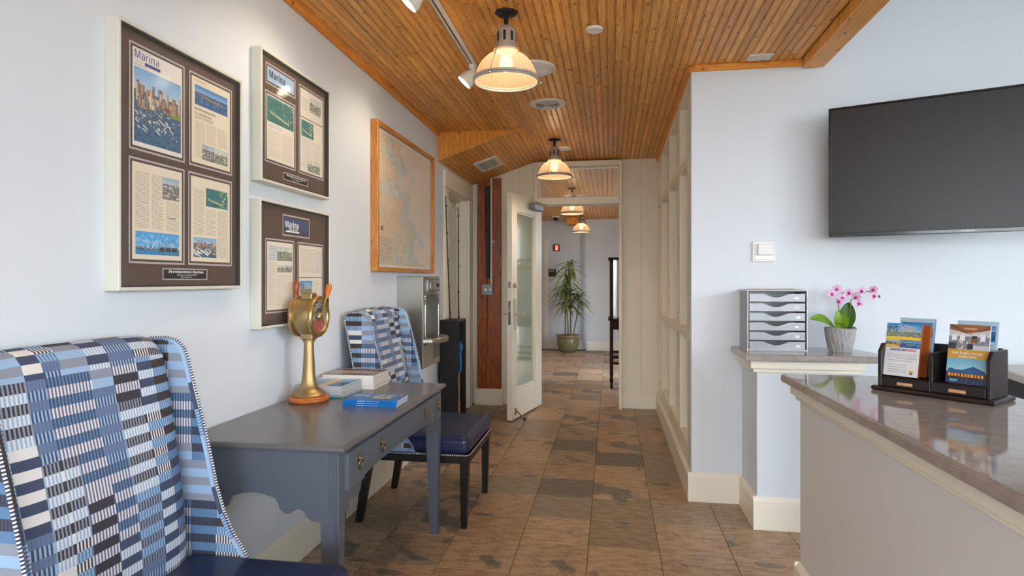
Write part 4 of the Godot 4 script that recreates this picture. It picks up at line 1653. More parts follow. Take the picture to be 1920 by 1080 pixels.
func writing_desk() -> void:
	var t := thing("writing_desk", "slate grey painted writing desk with three drawers and scalloped aprons", "desk")
	var top := S.new()
	top.slab([Vector2(-1.436, -1.865), Vector2(-0.842, -1.865), Vector2(-0.842, -3.115), Vector2(-1.436, -3.115)], 0.743, 0.765, 0.0105, 5)
	part("desk_top", top, M.desk_top, t)
	var scal := [Vector2(-0.90, 0.514), Vector2(-0.936, 0.514), Vector2(-0.96, 0.517), Vector2(-0.975, 0.528), Vector2(-0.987, 0.548), Vector2(-1.007, 0.553), Vector2(-1.019, 0.547), Vector2(-1.034, 0.537), Vector2(-1.053, 0.536), Vector2(-1.071, 0.55), Vector2(-1.078, 0.57), Vector2(-1.088, 0.584), Vector2(-1.128, 0.596), Vector2(-1.165, 0.60)]
	var pl := PackedVector2Array()
	pl.append(Vector2(-0.90, 0.743))
	for p in scal:
		pl.append(p)
	for i in range(scal.size() - 2, -1, -1):
		pl.append(Vector2(-2.33 - scal[i].x, scal[i].y))
	pl.append(Vector2(-1.43, 0.743))
	for z in [-1.898, -3.10]:
		var s := S.new()
		s.prism(pl, z, z + 0.018, 0.0015)
		part("end_panel", s, M.desk_paint, t)
	var fr := [Vector2(-1.90, 0.53), Vector2(-1.945, 0.53), Vector2(-1.966, 0.536), Vector2(-1.972, 0.556), Vector2(-1.99, 0.561), Vector2(-2.01, 0.552), Vector2(-2.045, 0.552), Vector2(-2.066, 0.566), Vector2(-2.072, 0.59), Vector2(-2.092, 0.60), Vector2(-2.16, 0.609), Vector2(-2.275, 0.6135), Vector2(-2.49, 0.615)]
	var ft := [Vector2(-1.90, 0.743)]
	for p in fr:
		ft.append(p)
	for i in range(fr.size() - 2, -1, -1):
		ft.append(Vector2(-4.98 - fr[i].x, fr[i].y))
	ft.append(Vector2(-3.08, 0.743))
	var s2 := S.new()
	s2.side(ft, -0.882, -0.868, 0.0015)
	part("front_panel", s2, M.desk_paint, t)
	part("back_panel", span(Vector3(-1.43, 0.55, -1.9), Vector3(-1.418, 0.743, -3.08)), M.desk_paint, t)
	# legs: square above, tapering on the inner faces, with a bead on the outer corner
	for ex in [-1, 1]:
		for ez in [-1, 1]:
			var x: float = -0.866 if ex > 0 else -1.43
			var z: float = -1.885 if ez > 0 else -3.095
			var l := S.new()
			var a := []
			var b := []
			var c := []
			for e in [Vector2(0, 0), Vector2(1, 0), Vector2(1, 1), Vector2(0, 1)]:
				var d := Vector3(-ex * e.x, 0, -ez * e.y)
				a.append(Vector3(x - ex * 0.006, 0, z - ez * 0.004) + d * Vector3(0.042, 0, 0.034))
				b.append(Vector3(x, 0.54, z) + d * Vector3(0.066, 0, 0.046))
				c.append(Vector3(x, 0.743, z) + d * Vector3(0.066, 0, 0.046))
			if ex * ez > 0:
				a.reverse()
				b.reverse()
				c.reverse()
			for i in 4:
				var j := (i + 1) % 4
				l.q(a[j], a[i], b[i], b[j])
				l.q(b[j], b[i], c[i], c[j])
			l.q(a[0], a[1], a[2], a[3])
			var lg := part("leg", l, M.desk_paint, t)
			var bd := S.new()
			for o in [0.006, 0.013]:
				bd.tube([Vector3(x - ex * o - ex * 0.004, 0.02, z - ez * 0.001), Vector3(x - ex * o, 0.54, z + ez * 0.0005), Vector3(x - ex * o, 0.742, z + ez * 0.0005)], 0.0028, 6)
			part("bead", bd, M.desk_paint, lg)
	# drawers
	for e in [[-1.925, -2.07, 0.603, 0.729, [-2.012]], [-2.08, -2.90, 0.647, 0.729, [-2.225, -2.78]], [-2.91, -3.055, 0.603, 0.729, [-2.99]]]:
		var d := S.new()
		d.box(Vector3(-0.865, (e[2] + e[3]) / 2, (e[0] + e[1]) / 2), Vector3(0.024, e[3] - e[2], e[0] - e[1]), 0.004)
		var dn := part("drawer", d, M.desk_paint, t)
		for z in e[4]:
			var y: float = 0.676
			var k := S.new()
			k.x = Transform3D(Basis(Vector3(0, 0, 1), -PI / 2), Vector3(-0.853, y + 0.014, z))
			k.lathe([Vector2(0.016, 0), Vector2(0.016, 0.003), Vector2(0.011, 0.005), Vector2(0.006, 0.008), Vector2(0.005, 0.016), Vector2(0, 0.018)], 16)
			k.x = Transform3D()
			var ring := []
			for i in 19:
				var an := PI * 2 * i / 18
				ring.append(Vector3(-0.845 + 0.003 * cos(an), y - 0.004 + 0.019 * cos(an), z + 0.015 * sin(an)))
			k.tube(ring, 0.0028, 8)
			k.x = Transform3D(Basis(), Vector3(-0.845, y - 0.023, z))
			k.lathe([Vector2(0, -0.005), Vector2(0.006, 0), Vector2(0, 0.005)], 10)
			part("drawer_pull", k, M.antique, dn)

func art(t: Node3D, z0: float, z1: float, y0: float, y1: float, called: String, im, m: Material = null, prouder := 0.0) -> MeshInstance3D:
	# a flat sheet measured on the plane 1.40 m left of the eye, laid on the backing board of a frame
	var xm: float = t.get_meta("board") + prouder
	var k := xm / -1.40
	var s := S.new()
	var a := Vector3(xm, 1.3 + (y0 - 1.3) * k, z0 * k) - t.position
	var b := Vector3(xm, 1.3 + (y1 - 1.3) * k, z1 * k) - t.position
	s.quv(Vector3(b.x, a.y, a.z), Vector3(b.x, a.y, b.z), Vector3(b.x, b.y, b.z), Vector3(b.x, b.y, a.z))
	for e in [[a.y, a.z, a.y, b.z], [a.y, b.z, b.y, b.z], [b.y, b.z, b.y, a.z], [b.y, a.z, a.y, a.z]]:
		s.q(Vector3(b.x - 0.0006, e[0], e[1]), Vector3(b.x - 0.0006, e[2], e[3]), Vector3(b.x, e[2], e[3]), Vector3(b.x, e[0], e[1]))
	if m == null:
		var key := "print_%d" % M.size()
		m = textured(key, im, 0.5)
	return part(called, s, m, t)

func frame_text(t: Node3D, under: Node, words: String, z: float, y: float, wide: float, high: float, m: Material, serif := false, bold := false, slant := 0.0) -> void:
	var xm: float = t.get_meta("board") + 0.0032
	var k := xm / -1.40
	var s := S.new()
	s.text(words, Vector3(xm, 1.3 + (y - 1.3) * k, z * k) - t.position, Vector3(0, 0, -1), Vector3(0, 1, 0), high * k, 0.0, serif, bold, slant, wide * k)
	part("lettering", s, m, under)

func shadow_box(label: String, z0: float, z1: float, y0: float, y1: float) -> Node3D:
	var zc := (z0 + z1) / 2
	var yc := (y0 + y1) / 2
	var t := thing("picture_frame", label, "frame", Vector3(WX, yc, zc), 0.0, "framed magazine clippings on the left wall")
	t.set_meta("board", -1.413)
	var w := z0 - z1
	var h := y1 - y0
	var s := S.new()
	var lip := 0.011
	var dp := 0.047
	for e in [-1, 1]:
		s.box(Vector3(dp / 2, 0, e * (w / 2 - lip / 2)), Vector3(dp, h, lip), 0.002)
		s.box(Vector3(dp / 2, e * (h / 2 - lip / 2), 0), Vector3(dp, lip, w - 2 * lip), 0.002)
	part("moulding", s, M.frame_cream, t)
	s = S.new()
	for e in [-1, 1]:
		s.box(Vector3(0.034, 0, e * (w / 2 - lip - 0.002)), Vector3(0.016, h - 2 * lip, 0.004))
		s.box(Vector3(0.034, e * (h / 2 - lip - 0.002), 0), Vector3(0.016, 0.004, w - 2 * lip))
	part("spacer", s, M.black, t)
	part("backing_board", bx(Vector3(0.0133, 0, 0), Vector3(0.0265, h - 2 * lip, w - 2 * lip)), M.mat_brown, t)
	part("glass_pane", bx(Vector3(0.0425, 0, 0), Vector3(0.002, h - 2 * lip, w - 2 * lip)), M.frame_glass, t)
	return t

func clipping(t: Node3D, z0: float, z1: float, y0: float, y1: float, im: Image) -> MeshInstance3D:
	var b := 0.013
	art(t, z0, z1, y0, y1, "mat_window", null, M.mat_line, 0.0012)
	art(t, z0 - 0.006, z1 + 0.006, y0 + 0.006, y1 - 0.006, "mat_inset", null, M.mat_brown, 0.0018)
	return art(t, z0 - b, z1 + b, y0 + b, y1 - b, "clipping", im, null, 0.0025)

func plaque(t: Node3D, z0: float, z1: float, y0: float, y1: float) -> void:
	art(t, z0, z1, y0, y1, "plaque_edge", null, M.mat_line, 0.0012)
	var p := art(t, z0 - 0.005, z1 + 0.005, y0 + 0.004, y1 - 0.004, "plaque", null, M.black_gloss, 0.0022)
	var w := z0 - z1
	var h := y1 - y0
	frame_text(t, p, "Provincetown Marina", z0 - w * 0.12, y0 + h * 0.60, w * 0.78, h * 0.22, M.ink_white, true, true, 0.25)
	frame_text(t, p, "Featured in Marina World", z0 - w * 0.3, y0 + h * 0.38, w * 0.44, h * 0.12, M.ink_white, true, false, 0.25)
	frame_text(t, p, "May / June 2017", z0 - w * 0.38, y0 + h * 0.2, w * 0.26, h * 0.10, M.ink_white, true, false, 0.25)

func wall_frames() -> void:
	var cream := c8(232, 220, 196)
	var t := shadow_box("largest clipping frame, four magazine pages with a city harbour photo, nearest on the wall", -1.574, -2.181, 1.268, 2.062)
	# cover page
	var im := page(250, 344, c8(236, 230, 220))
	photo(im, Rect2i(7, 66, 236, 262), "city", 3)
	lines(im, Rect2i(8, 56, 60, 6), c8(150, 150, 160), 6, 3)
	var p := clipping(t, -1.621, -1.862, 1.689, 2.009, im)
	frame_text(t, p, "Marina", -1.643, 1.966, 0.100, 0.024, M.ink_blue)
	frame_text(t, p, "WORLD", -1.643, 1.954, 0.032, 0.006, M.mat_line)
	var bar := S.new()
	bar.box(Vector3(-1.4103, 1.3 + 0.655 * 1.0093, -1.713 * 1.0093) - t.position, Vector3(0.0006, 0.010, 0.066))
	part("title_bar", bar, M.ink_blue, p)
	im = page(240, 320, cream)
	photo(im, Rect2i(18, 28, 206, 74), "coast", 4)
	lines(im, Rect2i(18, 10, 70, 8), c8(170, 150, 130), 8, 3, 2)
	lines(im, Rect2i(20, 142, 110, 16), c8(110, 100, 90), 5, 2, 6)
	for k in 3:
		lines(im, Rect2i(20 + k * 68, 162, 60, 74 if k else 140), c8(176, 162, 140), 5, 2, 7 + k)
	photo(im, Rect2i(62, 244, 76, 58), "boats", 5)
	photo(im, Rect2i(140, 244, 84, 58), "mono", 6)
	p = clipping(t, -1.884, -2.122, 1.689, 2.008, im)
	frame_text(t, p, "Building big docks", -1.915, 1.884, 0.112, 0.0085, M.antique)
	frame_text(t, p, "in a small town", -1.915, 1.869, 0.088, 0.0085, M.antique)
	im = page(240, 316, cream)
	lines(im, Rect2i(14, 30, 62, 186), c8(170, 156, 134), 5, 2, 11)
	lines(im, Rect2i(88, 30, 56, 186), c8(170, 156, 134), 5, 2, 12)
	lines(im, Rect2i(158, 112, 66, 104), c8(170, 156, 134), 5, 2, 13)
	lines(im, Rect2i(168, 168, 50, 4), c8(90, 84, 78), 6, 3, 13)
	photo(im, Rect2i(140, 30, 86, 76), "boats", 7)
	photo(im, Rect2i(14, 224, 212, 76), "ships", 8)
	clipping(t, -1.62, -1.861, 1.35, 1.667, im)
	im = page(240, 316, cream)
	for k in 3:
		lines(im, Rect2i(16 + k * 72, 46 if k == 0 else 116, 62, 170 if k == 0 else 100), c8(176, 162, 140), 5, 2, 20 + k)
	lines(im, Rect2i(160, 220, 62, 80), c8(176, 162, 140), 5, 2, 24)
	photo(im, Rect2i(88, 34, 138, 70), "air", 9)
	photo(im, Rect2i(14, 226, 138, 74), "city", 10)
	clipping(t, -1.88, -2.121, 1.351, 1.667, im)
	plaque(t, -1.759, -1.979, 1.30, 1.338)
	# second frame, upper right
	t = shadow_box("upper small clipping frame with a wide blue title strip and an aerial harbour page", -2.308, -2.934, 1.703, 2.248)
	im = page(240, 68, c8(150, 184, 220))
	photo(im, Rect2i(0, 0, 240, 68), "coast", 30)
	im.fill_rect(Rect2i(0, 0, 240, 68), c8(154, 186, 222))
	p = clipping(t, -2.351, -2.595, 2.113, 2.2, im)
	frame_text(t, p, "Marina", -2.38, 2.145, 0.125, 0.030, M.ink, false, true)
	frame_text(t, p, "DOCK AGE", -2.45, 2.132, 0.055, 0.007, M.ink_white, false, true)
	im = page(230, 280, c8(228, 220, 206))
	photo(im, Rect2i(4, 4, 222, 112), "air", 31)
	lines(im, Rect2i(14, 126, 110, 14), c8(130, 160, 200), 8, 3, 3)
	lines(im, Rect2i(14, 148, 96, 120), c8(190, 180, 164), 5, 2, 4)
	lines(im, Rect2i(120, 148, 96, 120), c8(190, 180, 164), 5, 2, 5)
	clipping(t, -2.346, -2.595, 1.789, 2.085, im)
	im = page(226, 396, c8(226, 220, 208))
	photo(im, Rect2i(88, 22, 118, 72), "mono", 32)
	lines(im, Rect2i(16, 40, 60, 60), c8(150, 150, 150), 6, 2, 6)
	im.fill_rect(Rect2i(0, 134, 226, 4), c8(70, 56, 52))
	photo(im, Rect2i(10, 148, 120, 78), "air", 33)
	for k in 2:
		lines(im, Rect2i(14 + k * 104, 236, 92, 140), c8(186, 178, 164), 5, 2, 8 + k)
	photo(im, Rect2i(72, 332, 124, 54), "mono", 34)
	clipping(t, -2.626, -2.873, 1.788, 2.195, im)
	plaque(t, -2.49, -2.712, 1.736, 1.769)
	# third frame, lower right
	t = shadow_box("lower clipping frame with a small dark blue title card, behind the brass telegraph", -2.30, -2.934, 1.10, 1.632)
	im = page(220, 70, c8(46, 66, 116))
	im.fill_rect(Rect2i(0, 52, 220, 18), c8(36, 48, 86))
	p = clipping(t, -2.485, -2.727, 1.493, 1.586, im)
	frame_text(t, p, "Marina", -2.508, 1.531, 0.115, 0.028, M.ink_white, false, true)
	frame_text(t, p, "DOCK AGE", -2.537, 1.519, 0.08, 0.010, M.ink_white, false, true)
	bar = S.new()
	bar.box(Vector3(-1.4103, 1.3 + 0.2135 * 1.0093, -2.565 * 1.0093) - t.position, Vector3(0.0006, 0.007, 0.118))
	part("title_bar", bar, M.ink_white, p)
	im = page(220, 300, c8(228, 220, 204))
	lines(im, Rect2i(14, 20, 66, 60), c8(120, 160, 206), 8, 4, 3)
	photo(im, Rect2i(82, 20, 130, 62), "mono", 40)
	photo(im, Rect2i(82, 102, 62, 32), "mono", 41)
	photo(im, Rect2i(148, 102, 64, 32), "boats", 42)
	lines(im, Rect2i(14, 90, 62, 190), c8(190, 180, 164), 5, 2, 4)
	lines(im, Rect2i(82, 146, 130, 140), c8(190, 180, 164), 5, 2, 5)
	clipping(t, -2.349, -2.585, 1.161, 1.474, im)
	im = page(236, 290, c8(226, 218, 202))
	lines(im, Rect2i(14, 16, 150, 116), c8(180, 170, 154), 5, 2, 6)
	im.fill_rect(Rect2i(168, 20, 56, 110), c8(206, 204, 200))
	im.fill_rect(Rect2i(0, 148, 236, 4), c8(70, 56, 52))
	photo(im, Rect2i(10, 166, 122, 60), "resort", 43)
	lines(im, Rect2i(140, 166, 84, 110), c8(190, 180, 164), 5, 2, 7)
	clipping(t, -2.614, -2.866, 1.161, 1.473, im)
	# nautical chart in a timber frame
	var zc := (-3.57 - 4.80) / 2
	t = thing("chart_frame", "large faded nautical chart in a honey coloured wooden frame", "chart", Vector3(WX, 1.816, zc))
	var w := 1.23
	var h := 0.925
	var s := S.new()
	s.us = 3.0
	s.sv = 0.22
	for e in [-1, 1]:
		s.sw = true
		s.box(Vector3(0.0235, e * (h / 2 - 0.014), 0), Vector3(0.047, 0.028, w), 0.003)
		s.sw = false
		s.box(Vector3(0.0235, 0, e * (w / 2 - 0.014)), Vector3(0.047, h - 0.056, 0.028), 0.003)
	part("moulding", s, M.oak, t)
	s = S.new()
	s.box(Vector3(0.01, 0, 0), Vector3(0.018, h - 0.05, w - 0.05))
	part("backing_board", s, M.white_paper, t)
	s = S.new()
	var a := w / 2 - 0.036
	var b := h / 2 - 0.036
	s.quv(Vector3(0.0205, -b, a), Vector3(0.0205, -b, -a), Vector3(0.0205, b, -a), Vector3(0.0205, b, a))
	part("chart_sheet", s, textured("chart", chart_image(), 0.6), t)
	part("glass_pane", bx(Vector3(0.034, 0, 0), Vector3(0.002, h - 0.056, w - 0.056)), M.frame_glass, t)

func water_fountain() -> void:
	var t := thing("water_fountain", "stainless steel wall fountain with bottle filling alcove below the framed chart", "fountain", Vector3(WX, 0, -4.25))
	var z0 := 0.21
	var z1 := -0.21
	var d := 0.185
	var s := S.new()
	# back shell, sides, top control block and lower apron leave the alcove open
	s.box(Vector3(0.03, 1.01, 0), Vector3(0.06, 0.622, z0 - z1 - 0.012))
	s.box(Vector3(d / 2, 1.01, z0 - 0.011), Vector3(d, 0.63, 0.022), 0.003)
	s.box(Vector3(d / 2, 1.01, z1 + 0.011), Vector3(d, 0.63, 0.022), 0.003)
	s.box(Vector3(d / 2, 1.258, 0), Vector3(d - 0.002, 0.134, z0 - z1 - 0.002), 0.004)
	s.box(Vector3(d / 2, 0.775, 0), Vector3(d - 0.002, 0.16, z0 - z1 - 0.002), 0.004)
	part("cabinet", s, M.steel, t)
	s = S.new()
	s.box(Vector3(d + 0.004, 1.262, -0.03), Vector3(0.012, 0.085, 0.30), 0.012)
	var pn := part("control_panel", s, M.chrome, t)
	s = S.new()
	s.box(Vector3(d + 0.012, 1.262, 0.03), Vector3(0.008, 0.05, 0.09), 0.004)
	part("push_bar", s, M.steel, pn)
	for z in [-0.09, -0.13]:
		s = S.new()
		s.box(Vector3(d + 0.012, 1.262, z), Vector3(0.006, 0.03, 0.014), 0.002)
		part("sensor_window", s, M.black_gloss, pn)
	s = S.new()
	var arch := []
	for e in [[0.165, 0.90], [0.165, 1.12]]:
		arch.append(Vector3(d + 0.002, e[1], e[0]))
	for i in 7:
		var an := PI / 2 * i / 6
		arch.append(Vector3(d + 0.002, 1.12 + 0.055 * sin(an), 0.11 + 0.055 * cos(an)))
	for i in 7:
		var an := PI / 2 * i / 6
		arch.append(Vector3(d + 0.002, 1.12 + 0.055 * cos(an), -0.11 - 0.055 * sin(an)))
	arch.append(Vector3(d + 0.002, 0.90, -0.165))
	s.tube(arch, 0.006, 8)
	part("alcove_edge", s, M.chrome, t)
	# basin: half-oval lip that stands proud of the face
	s = S.new()
	var ring := []
	for i in 21:
		var an := PI * i / 20
		ring.append(Vector2(0.15 + 0.15 * sin(an), 0.205 * cos(an)))
	ring.append(Vector2(0.06, -0.19))
	ring.append(Vector2(0.06, 0.19))
	s.slab(ring, 0.862, 0.9, 0.012, 3)
	var bs := part("basin", s, M.steel, t)
	s = S.new()
	var inner := []
	for p in ring:
		inner.append(Vector2(0.17 + (p.x - 0.17) * 0.82, p.y * 0.86))
	s.slab(inner, 0.897, 0.9015)
	part("drain_grid", s, M.steel_dark, bs)
	s = S.new()
	s.tube([Vector3(0.14, 1.19, 0.02), Vector3(0.14, 1.165, 0.02)], 0.014, 12)
	part("spout", s, M.chrome, t)
	s = S.new()
	s.box(Vector3(d + 0.001, 0.79, -0.12), Vector3(0.004, 0.11, 0.16), 0.001)
	part("service_plate", s, M.steel_dark, t)

func rod_stand() -> void:
	var t := thing("rod_stand", "tall narrow black open-sided box holding two fishing rods by the cream door", "stand", Vector3(-1.33, 0, -5.145))
	var s := S.new()
	var wx := 0.155
	var wz := 0.29
	s.box(Vector3(0, 0.482, wz / 2 - 0.008), Vector3(wx, 0.965, 0.016), 0.002)
	s.box(Vector3(0, 0.482, -wz / 2 + 0.008), Vector3(wx, 0.965, 0.016), 0.002)
	s.box(Vector3(-wx / 2 + 0.008, 0.482, 0), Vector3(0.016, 0.965, wz - 0.032), 0.002)
	part("side_panel", s, M.black, t)
	s = S.new()
	s.box(Vector3(0, 0.012, 0), Vector3(wx - 0.004, 0.02, wz - 0.036))
	part("base", s, M.black, t)
	s = S.new()
	for e in [-1, 1]:
		s.box(Vector3(0, 0.955, e * 0.10), Vector3(wx - 0.004, 0.016, 0.06))
		s.box(Vector3(e * 0.06, 0.955, 0), Vector3(0.034, 0.016, 0.24))
	s.box(Vector3(0, 0.955, 0), Vector3(wx - 0.004, 0.016, 0.03))
	part("rod_holder", s, M.espresso, t)
	var tips := [[Vector3(-1.31, 0.03, -5.10), Vector3(-1.385, 2.01, -5.10), "fishing rod leaning left, the taller of the two in the black stand"], [Vector3(-1.293, 0.03, -5.20), Vector3(-1.30, 1.93, -5.20), "upright fishing rod, the shorter of the two in the black stand"]]
	for e in tips:
		var a: Vector3 = e[0]
		var b: Vector3 = e[1]
		var r := thing("fishing_rod", e[2], "fishing rod", a, 0.0, "fishing rods in the black stand")
		var d := b - a
		s = S.new()
		s.tube([d * 0.25, d * 0.5, d], [0.007, 0.006, 0.0042], 8)
		part("blank", s, M.black, r)
		s = S.new()
		s.tube([Vector3(), d * 0.12], 0.012, 10)
		s.tube([d * 0.17, d * 0.25], [0.012, 0.008], 10)
		part("grip", s, M.cork, r)
		s = S.new()
		s.tube([d * 0.12, d * 0.17], 0.009, 10)
		part("reel_seat", s, M.chrome, r)
		for k in 5:
			var p := d * (0.5 + 0.115 * k)
			s = S.new()
			var ring := []
			for i in 11:
				var an := TAU * i / 10
				var rr := 0.008 - 0.001 * k
				ring.append(p + Vector3(0.008 + rr * cos(an), 0.004, rr * sin(an)))
			s.tube(ring, 0.0012, 6)
			s.tube([p + Vector3(0, -0.012, 0), p + Vector3(0.002, 0.004, 0)], 0.0075, 6)
			part("line_guide", s, M.black, r)
	var bdl := thing("rope_bundle", "blue and black patterned bundle hanging inside the black rod stand", "bundle", Vector3(-1.268, 0.66, -5.14))
	s = S.new()
	s.x = Transform3D(Basis(Vector3(1, 0, 0), 0.5), Vector3(0, 0.06, 0))
	for i in 9:
		s.tube([Vector3(-0.01 + 0.01 * (i % 2), -0.045, -0.04 + 0.01 * i), Vector3(0.012, 0.0, -0.038 + 0.0105 * i), Vector3(-0.01 + 0.01 * (i % 3), 0.045, -0.04 + 0.01 * i)], 0.0075, 8)
	part("coil", s, M.rope_blue, bdl)
	s = S.new()
	s.tube([Vector3(0, 0.02, 0), Vector3(0.004, -0.06, 0.0), Vector3(0.0, -0.15, -0.004)], 0.012, 8)
	part("tail", s, M.rope_blue, bdl)
	s = S.new()
	s.tube([Vector3(0, 0.1, 0), Vector3(-0.01, 0.19, 0), Vector3(-0.022, 0.2865, 0)], 0.004, 6)
	part("hanging_cord", s, M.black, bdl)

func television() -> void:
	var t := thing("television", "large black flat television on a swivel arm, tilted out from the wall", "television", Vector3(1.75, 1.885, -3.384))
	var tilt := Basis(Vector3.UP, -deg_to_rad(22.5)) * Basis(Vector3.RIGHT, 0.02)
	t.transform.basis = tilt
	var w := 1.235
	var h := 0.70
	var s := S.new()
	s.box(Vector3(0, 0, -0.018), Vector3(w, h, 0.034), 0.006)
	part("casing", s, M.black, t)
	s = S.new()
	for e in [-1, 1]:
		s.box(Vector3(e * (w / 2 - 0.006), 0, 0.002), Vector3(0.012, h, 0.008), 0.002)
	s.box(Vector3(0, h / 2 - 0.006, 0.002), Vector3(w - 0.024, 0.012, 0.008), 0.002)
	s.box(Vector3(0, -h / 2 + 0.010, 0.002), Vector3(w - 0.024, 0.020, 0.008), 0.002)
	part("bezel", s, M.black_gloss, t)
	part("screen", bx(Vector3(0, 0.004, 0.0005), Vector3(w - 0.024, h - 0.032, 0.002)), M.screen, t)
	s = S.new()
	s.text("SAMSUNG", Vector3(0, -h / 2 + 0.007, 0.0065), Vector3.RIGHT, Vector3.UP, 0.008, 0.5, false, true)
	part("lettering", s, M.ink_white, t)
	s = S.new()
	var inv := tilt.inverse()
	var wallp := inv * Vector3(0, 0.03, TZ + 0.41 - 3.77 + 3.77 - 0.0)
	s.box(Vector3(0, 0.03, -0.05), Vector3(0.42, 0.3, 0.03), 0.004)
	var br := part("bracket", s, M.black, t)
	s = S.new()
	var wl := inv * (Vector3(1.75, 1.9, TZ + 0.02) - t.position)
	s.tube([Vector3(0, 0.0, -0.06), wl], 0.02, 8)
	s.x = Transform3D(inv, wl)
	s.box(Vector3(0, 0, -0.005), Vector3(0.12, 0.26, 0.03), 0.003)
	part("swivel_arm", s, M.black, br)
	# small wall plate under it
	var k := thing("thermostat", "white square wall control with a lifted cover beside the television", "control", Vector3(0.873, 1.464, TZ))
	part("backplate", bx(Vector3(0, 0, 0.006), Vector3(0.125, 0.118, 0.012), 0.003), M.white_plastic, k)
	s = S.new()
	s.box(Vector3(0.008, 0.012, 0.02), Vector3(0.088, 0.064, 0.02), 0.004)
	part("control_body", s, M.white_plastic, k)
	s = S.new()
	s.box(Vector3(0.002, -0.035, 0.014), Vector3(0.10, 0.02, 0.006), 0.001)
	part("label_strip", s, M.wire_white, k)

# ---------------------------------------------------------------- lamps and ceiling fittings
func pendants() -> void:
	var x := -0.49
	var first: Node3D
	var spots := [[-2.896, "nearest ribbed glass pendant lamp, hanging by the track light"], [-5.451, "second ribbed glass pendant lamp, hanging before the corridor doorway"], [-8.0, "third ribbed glass pendant lamp, seen just under the doorway's head"], [-10.5, "farthest and smallest ribbed glass pendant lamp, over the next room's plant"], [-0.346, "ribbed glass pendant lamp over the near end of the desk, out of the picture"], [2.2, "ribbed glass pendant lamp by the rear windows, out of the picture"]]
	for k in spots.size():
		var e = spots[k]
		var y := cy(e[0]) + 0.004
		if e[0] < -7.0:
			y = 2.51 + 0.018 * (e[0] + 6.5) + 0.004
		var at := Vector3(x, y, e[0])
		if k == 0:
			first = pendant_model(at, e[1])
		else:
			duplicate_thing(first, e[1], at)

func pendant_model(at: Vector3, label: String) -> Node3D:
	var t := thing("pendant_lamp", label, "lamp", at, 0.0, "ribbed glass pendant lamps along the corridor")
	part("canopy", lathed([Vector2(0, -0.014), Vector2(0.046, -0.014), Vector2(0.058, -0.004), Vector2(0.058, 0.0)], 8), M.black, t)
	var s := S.new()
	s.tube([Vector3(0, -0.01, 0), Vector3(0, -0.075, 0)], 0.011, 12)
	part("stem", s, M.black, t)
	# slotted metal housing
	var h := S.new()
	h.lathe([Vector2(0.052, -0.19), Vector2(0.050, -0.165), Vector2(0.047, -0.16), Vector2(0.047, -0.10), Vector2(0.042, -0.08), Vector2(0.022, -0.068), Vector2(0.012, -0.066)], 32)
	var hs := part("housing", h, M.nickel, t)
	for i in 8:
		var a := TAU * i / 8
		var sl := S.new()
		sl.x = Transform3D(Basis(Vector3.UP, a), Vector3())
		sl.box(Vector3(0.0465, -0.125, 0), Vector3(0.003, 0.045, 0.013), 0.001)
		part("vent_slot", sl, M.black, hs)
	# ribbed glass bell
	var pr := [Vector2(0.150, -0.335), Vector2(0.147, -0.322), Vector2(0.141, -0.300), Vector2(0.130, -0.268), Vector2(0.112, -0.238), Vector2(0.088, -0.214), Vector2(0.066, -0.202), Vector2(0.058, -0.194), Vector2(0.062, -0.184)]
	var g := S.new()
	var f := func(u: float, v: float) -> Vector3:
		var d := v * (pr.size() - 1)
		var i := mini(int(d), pr.size() - 2)
		var p: Vector2 = pr[i].lerp(pr[i + 1], d - i)
		var r := p.x * (1.0 + (0.034 * absf(fmod(u * 64.0, 1.0) * 2.0 - 1.0) if i > 0 and i < 7 else 0.01))
		return Vector3(r * cos(u * TAU), p.y, -r * sin(u * TAU))
	g.sheet(256, 16, f, func(u, v): return Vector2(u, v))
	part("glass_shade", g, M.shade_glass, t)
	# metal ring and three suspension wires with knobs
	var ring := []
	for i in 49:
		var a := TAU * i / 48
		ring.append(Vector3(0.153 * cos(a), -0.320, 0.153 * sin(a)))
	var rs := S.new()
	rs.tube(ring, 0.006, 10, false)
	var ring2 := []
	for p in ring:
		ring2.append(Vector3(p.x * 1.0, p.y - 0.011, p.z * 1.0))
	rs.tube(ring2, 0.005, 10, false)
	var rn := part("rim_ring", rs, M.nickel, t)
	for i in 3:
		var a := TAU * i / 3 + 1.876
		var d := Vector3(cos(a), 0, sin(a))
		var w := S.new()
		w.tube([d * 0.05 + Vector3(0, -0.115, 0), d * 0.157 + Vector3(0, -0.318, 0)], 0.0018, 6)
		part("suspension_wire", w, M.steel, t)
		w = S.new()
		w.ball(d * 0.164 + Vector3(0, -0.332, 0), Vector3(0.007, 0.009, 0.007), 10, 6)
		part("thumb_knob", w, M.chrome, rn)
	var b := S.new()
	b.ball(Vector3(0, -0.245, 0), Vector3(0.032, 0.042, 0.032), 16, 10)
	part("bulb", b, M.bulb, t)
	# the prismatic bell sends most of the light down; a little leaves through the glass
	var l := OmniLight3D.new()
	l.name = "pendant_glow"
	l.position = Vector3(0, -0.245, 0)
	l.light_color = c8(255, 222, 184)
	l.light_energy = 0.03 * LAMP
	l.light_size = 0.03
	l.omni_range = 12.0
	l.omni_attenuation = 2.0
	l.shadow_enabled = true
	t.add_child(l)
	var d := SpotLight3D.new()
	d.name = "pendant_light"
	d.position = Vector3(0, -0.25, 0)
	d.rotation.x = -PI / 2
	d.light_color = c8(255, 222, 184)
	d.light_energy = 0.26 * LAMP
	d.light_size = 0.03
	d.spot_angle = 62.0
	d.spot_angle_attenuation = 1.0
	d.spot_range = 12.0
	d.spot_attenuation = 2.0
	d.shadow_enabled = true
	t.add_child(d)
	return t

